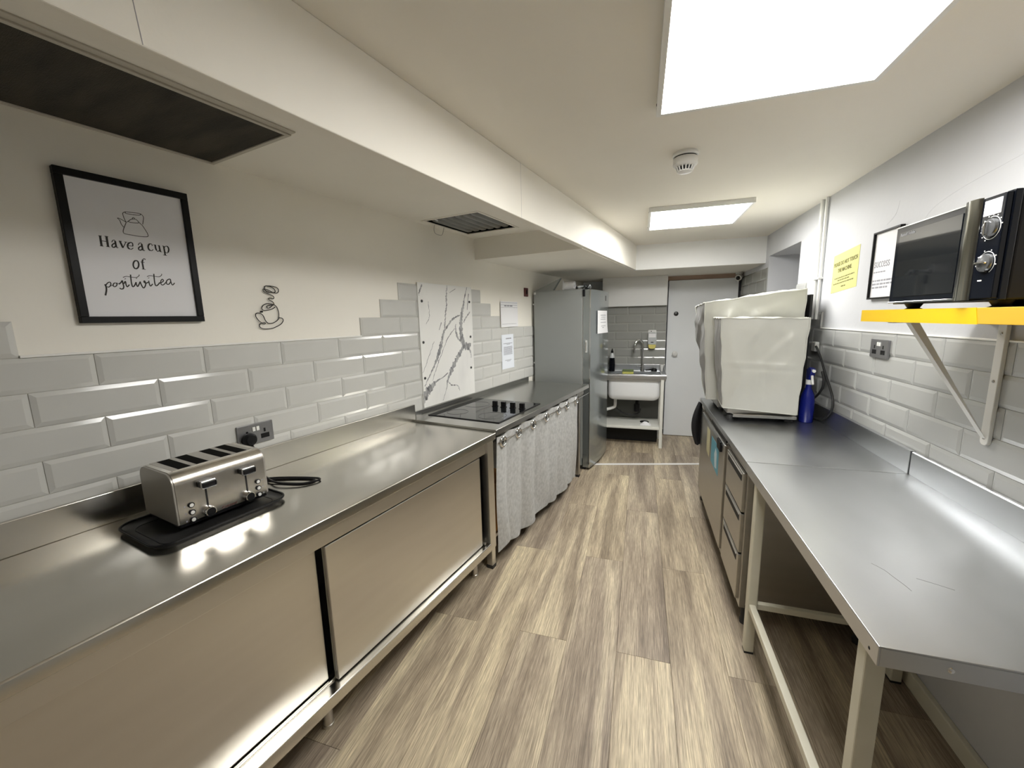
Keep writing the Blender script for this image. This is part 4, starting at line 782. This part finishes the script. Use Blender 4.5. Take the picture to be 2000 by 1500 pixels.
t.part('heading', text_mb('THE MACHINE.', .030, lambda a, b, d: yput(a, b + .002, d + .0003), .80, bold=.0006), 'ink_yellow_note', parent=sh, smooth_ang=0)
t.part('small_print', dashes([(-.115, .115, -.030, .006), (-.075, .065, -.044, .006), (-.125, .115, -.060, .006), (-.025, .025, -.082, .007)], lambda a, b, d: yput(a, b, d + .0003), .0002), 'ink_yellow_note', parent=sh, smooth_ang=0)['kind'] = 'stuff'
t = Thing('framed_print', 'thin black framed white print partly hidden behind the microwave', 'picture', (RWU, 2.36, 1.552))
fr = MB()
F0, F1, G0, G1 = 2.265, 2.482, 1.552, 1.866
for a, b, c, d in ((F0, F1, G0, G0 + .008), (F0, F1, G1 - .008, G1), (F0, F0 + .008, G0 + .008, G1 - .008), (F1 - .008, F1, G0 + .008, G1 - .008)): fr.box(RWU - .018, RWU, a, b, c, d)
t.part('frame', fr, 'frame_black', bevel=.001)
sh = t.part('print_sheet', MB().box(RWU - .008, RWU - .002, F0 + .006, F1 - .006, G0 + .006, G1 - .006), 'paper')
fput = lambda a, b, d: (RWU - .008 - d, 2.464 - a, 1.70 + b)
t.part('lettering', text_mb('success', .060, fput, .72, 'LEFT'), 'ink_grey', parent=sh, smooth_ang=0)
t.part('small_print', dashes([(0, .10, -.022, .006), (0, .17, -.062, .008), (0, .17, -.078, .008), (0, .13, -.094, .008)], fput, .0002), 'ink_grey', parent=sh, smooth_ang=0)['kind'] = 'stuff'
# yellow shelf on brackets
SF, SZ = .75, 1.5
t = Thing('wall_shelf', 'yellow shelf on white brackets carrying the microwave', 'shelf', (.92, 1.3, 1.05))
t.part('board', MB().box(SF, RWU, .62, 1.766, SZ - .038, SZ), 'shelf_yellow', bevel=.001)
t.part('edge_tape', MB().prism([(1.236, SZ - .0385), (1.767, SZ - .0385), (1.767, SZ + .0005), (1.246, SZ + .0005)], SF - .0012, SF, 'x'), 'tape_yellow')
for v in (1.65, .85):
    wp = t.part('wall_plate', MB().prism(rrect(v - .016, v + .016, 1.062, SZ - .038, .014, 5), RWU - .020, RWU - .0085, 'x'), 'bracket_white', bevel=.002)
    for z in (1.085, 1.27, 1.42): t.part('screw', MB().lathe([(.005, 0), (.004, .002), (0, .0025)], (RWU - .020, v, z), (-1, 0, 0), 10), 'steel_dark', parent=wp)
    t.part('arm', MB().box(SF + .03, RWU - .0085, v - .016, v + .016, SZ - .043, SZ - .038), 'bracket_white', bevel=.001)
    t.part('strut', MB().hexa([(RWU - .032, v - .012, 1.10), (RWU - .022, v - .012, 1.085), (RWU - .022, v + .012, 1.085), (RWU - .032, v + .012, 1.10)], [(SF + .075, v - .012, SZ - .041), (SF + .10, v - .012, SZ - .041), (SF + .10, v + .012, SZ - .041), (SF + .075, v + .012, SZ - .041)]), 'bracket_white', bevel=.001)
# microwave
MU, m0, m1, mz0, mz1 = .752, 1.200, 1.600, 1.516, 1.750
t = Thing('microwave', 'black microwave oven with two dials standing on the yellow shelf', 'microwave', (.9, 1.4, SZ))
t.part('body', MB().box(MU + .018, 1.055, m0, m1, mz0, mz1), 'black_plastic', bevel=.004)
t.part('front_frame', MB().box(MU + .004, MU + .018, m0, m1, mz0, mz1), 'black_gloss', bevel=.002)
dm = t.part('door', MB().box(MU - .008, MU + .004, 1.312, m1 - .002, mz0 + .004, mz1 - .004), 'black_gloss', bevel=.002)
t.part('window', MB().box(MU - .0095, MU - .008, 1.322, m1 - .022, mz0 + .022, mz1 - .022), 'dark_glass', parent=dm, bevel=.0005)
t.part('chrome_edge', MB().box(MU - .0095, MU - .006, 1.312, m1 - .002, mz0 + .003, mz0 + .008), 'chrome', parent=dm, bevel=.0005)
t.part('chrome_edge', MB().box(MU - .0095, MU - .006, 1.312, m1 - .002, mz1 - .008, mz1 - .004), 'chrome', parent=dm, bevel=.0005)
hp = [(MU - .006, 1.268), (MU - .014, 1.271), (MU - .0175, 1.290), (MU - .014, 1.309), (MU - .006, 1.312)]
t.part('door_handle', MB().prism(hp, mz0 + .002, mz1 - .001), 'steel_handle', parent=dm, bevel=0, smooth_ang=60)
cp = t.part('control_panel', MB().box(MU - .008, MU + .004, m0 + .002, 1.266, mz0 + .004, mz1 - .004), 'black_gloss', bevel=.002)
t.part('label_sticker', MB().box(MU - .0092, MU - .008, m0 + .010, 1.258, mz1 - .045, mz1 - .012), 'paper', parent=cp)
t.part('small_print', dashes([(1.250, m0 + .018, mz1 - .02 - .006 * i, .0022) for i in range(4)], lambda a, b, d: (MU - .0093 - d, a, b), .0002), 'ink_grey', parent=cp, smooth_ang=0)['kind'] = 'stuff'
for zc, nm in ((1.676, 0), (1.600, 1)):
    kn = t.part('dial', MB().lathe([(.0205, 0), (.0205, .003), (.019, .0065), (.017, .0075), (0, .0075)], (MU - .008, 1.230, zc), (-1, 0, 0), 28), 'knob_clear', smooth_ang=40)
    t.part('dial_grip', MB().box(MU - .0225, MU - .014, 1.2275, 1.2325, zc - .015, zc + .015) if nm == 0 else MB().box(MU - .0225, MU - .014, 1.215, 1.245, zc - .0025, zc + .0025), 'chrome', parent=kn, bevel=.002)
    t.part('dial_scale', MB().torus((MU - .0082, 1.230, zc), .0245, .0008, (1, 0, 0), 36, 4, *( (.5, 5.9) if nm == 0 else (-.3, 3.4))), 'white_plastic', parent=cp)
    for k in range(10 if nm == 0 else 6):
        an = (.2 + k * .45) if nm == 0 else (-.2 + k * .7)
        t.part('scale_mark', MB().box(-.0004, .0004, -.0012, .0012, -.0022, .0022) if 0 else MB().box(MU - .0086, MU - .008, 1.230 - .0285 * math.cos(an) - .0012, 1.230 - .0285 * math.cos(an) + .0012, zc + .0285 * math.sin(an) - .0012, zc + .0285 * math.sin(an) + .0012), 'white_plastic', parent=cp)
t.part('scale_mark', MB().box(MU - .0086, MU - .008, 1.235, 1.247, 1.560, 1.563), 'white_plastic', parent=cp)
t.part('brand_lettering', text_mb('Russell Hobbs', .0125, lambda a, b, d: (MU - .0096 - d, 1.572 - a, 1.716 + b), .95, 'LEFT'), 'socket_grey', parent=dm, smooth_ang=0)
for v in (m0 + .03, m1 - .055):
    for u in (MU + .03, 1.02): t.part('foot', MB().lathe([(.022, 0), (.014, .004), (.022, .017)], (u, v, SZ), n=16), 'black_plastic')
# ---------------------------------------------------------------- sink at the far end
t = Thing('sink_unit', 'white enamel sink with steel drainer top on a white painted stand', 'sink', (-.1, 4.92, 0))
a0, a1, b0, b1, zt = -.52, .287, 4.69, 5.14, .838
t.part('drainer_top', frame_mb(a0, a1, b0, b1, zt - .040, zt, .055), 'steel_table', bevel=.003)
t.part('raised_edge', frame_mb(a0, a1, b0, b1, zt, zt + .010, .010), 'steel_table', bevel=.002)
t.part('upstand', MB().box(a0, a1, b1 - .012, b1 - .001, zt, .912), 'steel_table', bevel=.002)
t.part('side_upstand', MB().prism([(4.93, zt), (b1, zt), (b1, .912), (5.06, .90)], a1 - .012, a1, 'y' if 0 else 'x'), 'steel_table', bevel=.002)
bowl = MB(); prof = [(0, .772), (0, .60), (.012, .56), (.035, .538), (.07, .530)]
rings = [rrect(-.348 + o_, .222 - o_, 4.735 + o_, 5.09 - o_, .05, 5) for o_, z in prof]; n = len(rings[0])
for R_, (o_, z) in zip(rings, prof): bowl.v += [(x, y, z) for x, y in R_]
for i in range(len(prof) - 1): bowl.f += [(i * n + k, i * n + (k + 1) % n, (i + 1) * n + (k + 1) % n, (i + 1) * n + k) for k in range(n)]
bowl.f.append(tuple((len(prof) - 1) * n + k for k in range(n)))
t.part('bowl', bowl, 'white_enamel', smooth_ang=60)
t.part('bowl_rim', MB().tube([(x, y, .775) for x, y in rings[0]], .010, 8, closed=True), 'white_enamel')
t.part('bowl_inside', MB().box(-.33, .205, 4.75, 5.075, .60, .61), 'steel_table')
t.part('front_apron', MB().box(a0 + .01, a1 - .005, b0 + .02, b0 + .03, .772, zt - .03), 'steel_table', bevel=.001)
for u in (a0 + .02, .228):
    for v in (4.703, 5.08): t.part('leg', MB().box(u, u + .034, v, v + .034, 0, zt - .038), 'white_frame', bevel=.003)
for i, (v0_, v1_) in enumerate(((4.70, 4.835), (4.838, 4.97), (4.973, 5.11))): t.part('shelf_board', MB().box(a0 + .05, .226, v0_, v1_, .219, .250 - .002 * i), 'white_frame', bevel=.002)
t.part('shelf_lip', MB().box(a0 + .05, .227, 4.694, 4.702, .216, .236), 'white_frame', bevel=.002)
tp = t.part('tap', MB().tube(smooth([(.03, 5.09, zt), (.03, 5.09, .96), (.028, 5.09, 1.13), (.022, 5.085, 1.18), (-.005, 5.07, 1.212), (-.035, 5.055, 1.205), (-.060, 5.04, 1.16), (-.068, 5.03, 1.06)], 6), .0135, 12), 'chrome')
t.part('tap_base', MB().lathe([(.026, 0), (.024, .02), (.019, .05), (.018, .075)], (.03, 5.09, zt), n=18), 'chrome', parent=tp)
t.part('tap_lever', MB().tube([(.02, 5.085, zt + .05), (-.01, 5.06, zt + .062), (-.035, 5.045, zt + .055)], [.010, .008, .007], 10), 'chrome', parent=tp)
t.part('back_panel', MB().box(a0 + .03, .262, 5.105, 5.115, .25, .79), 'under_sink_shade')  # added dark sheet: shade between bowl and shelf put into its colour
t.part('waste_trap', MB().lathe([(.03, 0), (.034, .02), (.034, .09), (.02, .10), (.02, .16)], (-.02, 4.93, .37), n=16), 'black_plastic')
t.part('waste_pipe', MB().tube(smooth([(-.27, 4.90, .53), (-.27, 4.90, .45), (-.28, 4.90, .42), (-.33, 4.89, .40), (-.42, 4.88, .375)], 5), .018, 10), 'white_plastic')
t.part('hose', MB().tube(smooth([(-.25, 4.92, .40), (-.18, 4.95, .34), (-.08, 4.96, .32), (.0, 4.95, .345), (.02, 4.94, .40)], 5), .010, 8), 'rubber')
t = Thing('dish_soap_bottle', 'dark washing up liquid bottle standing at the left of the sink', 'bottle', (-.322, 5.02, zt + .01))
t.part('body', MB().lathe([(.032, 0), (.037, .008), (.036, .10), (.034, .14), (.030, .165)], (-.322, 5.0, zt), n=20), 'black_gloss', smooth_ang=60)
t.part('shoulder', MB().lathe([(.0305, .165), (.024, .20), (.013, .225)], (-.322, 5.0, zt), n=18), 'clear_plastic', smooth_ang=60)
t.part('cap', MB().lathe([(.014, .222), (.014, .25), (.007, .256), (.006, .275), (0, .276)], (-.322, 5.0, zt), n=14), 'black_plastic')
t = Thing('sponge', 'green and yellow scouring sponge on the sink edge', 'sponge', (-.125, 4.72, zt))
t.part('foam', MB().box(-.188, -.065, 4.70, 4.765, zt + .011, zt + .036), 'sponge_yellow', bevel=.004)
t.part('scourer', MB().box(-.188, -.065, 4.70, 4.765, zt + .036, zt + .058), 'sponge_green', bevel=.003)
t = Thing('scrubbing_brush', 'black scrubbing brush lying at the back of the sink', 'brush', (.16, 5.02, zt))
t.part('head', MB().lathe([(.0, 0), (.034, .002), (.036, .018), (.02, .034), (0, .038)], (.165, 5.08, zt + .0), n=18), 'black_plastic', smooth_ang=60)
t.part('handle', MB().tube([(.14, 5.08, zt + .02), (.10, 5.085, zt + .012), (.065, 5.09, zt + .008)], [.010, .008, .007], 10), 'black_plastic')
t = Thing('plastic_cup', 'small white cup standing on the right end of the sink', 'cup', (.262, 5.05, zt))
t.part('cup_body', MB().lathe([(.012, 0), (.014, .001), (.026, .08), (.024, .08), (.013, .004)], (.250, 5.06, zt), n=20), 'white_plastic', smooth_ang=60)
t = Thing('soap_dispenser', 'clear wall soap dispenser with yellow soap above the tap', 'dispenser', (.13, VS, 1.10))
dy = VS - .0085
t.part('back_plate', MB().prism(rrect(.085, .178, 1.13, 1.325, .012, 4), dy - .012, dy, 'y'), 'white_plastic', bevel=.001)
t.part('cover_shell', MB().prism(rrect(.083, .180, 1.155, 1.300, .020, 5), dy - .075, dy - .012, 'y'), 'clear_plastic', bevel=.006)
t.part('soap_pouch', MB().prism(rrect(.090, .174, 1.105, 1.175, .028, 6), dy - .070, dy - .012, 'y'), 'soap_yellow', bevel=.008)
t.part('press_mark', MB().box(.116, .148, dy - .0765, dy - .075, 1.178, 1.188), 'black_plastic')
t.part('label_band', MB().box(.092, .171, dy - .0762, dy - .075, 1.240, 1.285), 'paper')
t.part('lock_button', MB().cyl((.120, dy - .018, 1.309), (.120, dy - .012, 1.309), .006, 10), 'black_plastic')
t = Thing('floor_cloth', 'crumpled white cloth on the shelf under the sink', 'cloth', (.08, 4.80, .25))
t.part('fabric', MB().grid(lambda a, b: (.02 + .12 * a, 4.735 + .11 * b, .251 + .030 * math.sin(PI * a) * math.sin(PI * b) * (1 + .8 * noise.noise(Vector((a * 4, b * 4, 1))))), 18, 18), 'paper', smooth_ang=180)
t = Thing('drain_cover', 'dark round drain cover on the shelf under the sink', 'drain cover', (.07, 5.0, .25))
t.part('disc', MB().lathe([(.05, 0), (.052, .004), (.048, .008), (0, .010)], (.07, 4.91, .2485), n=24), 'black_plastic')
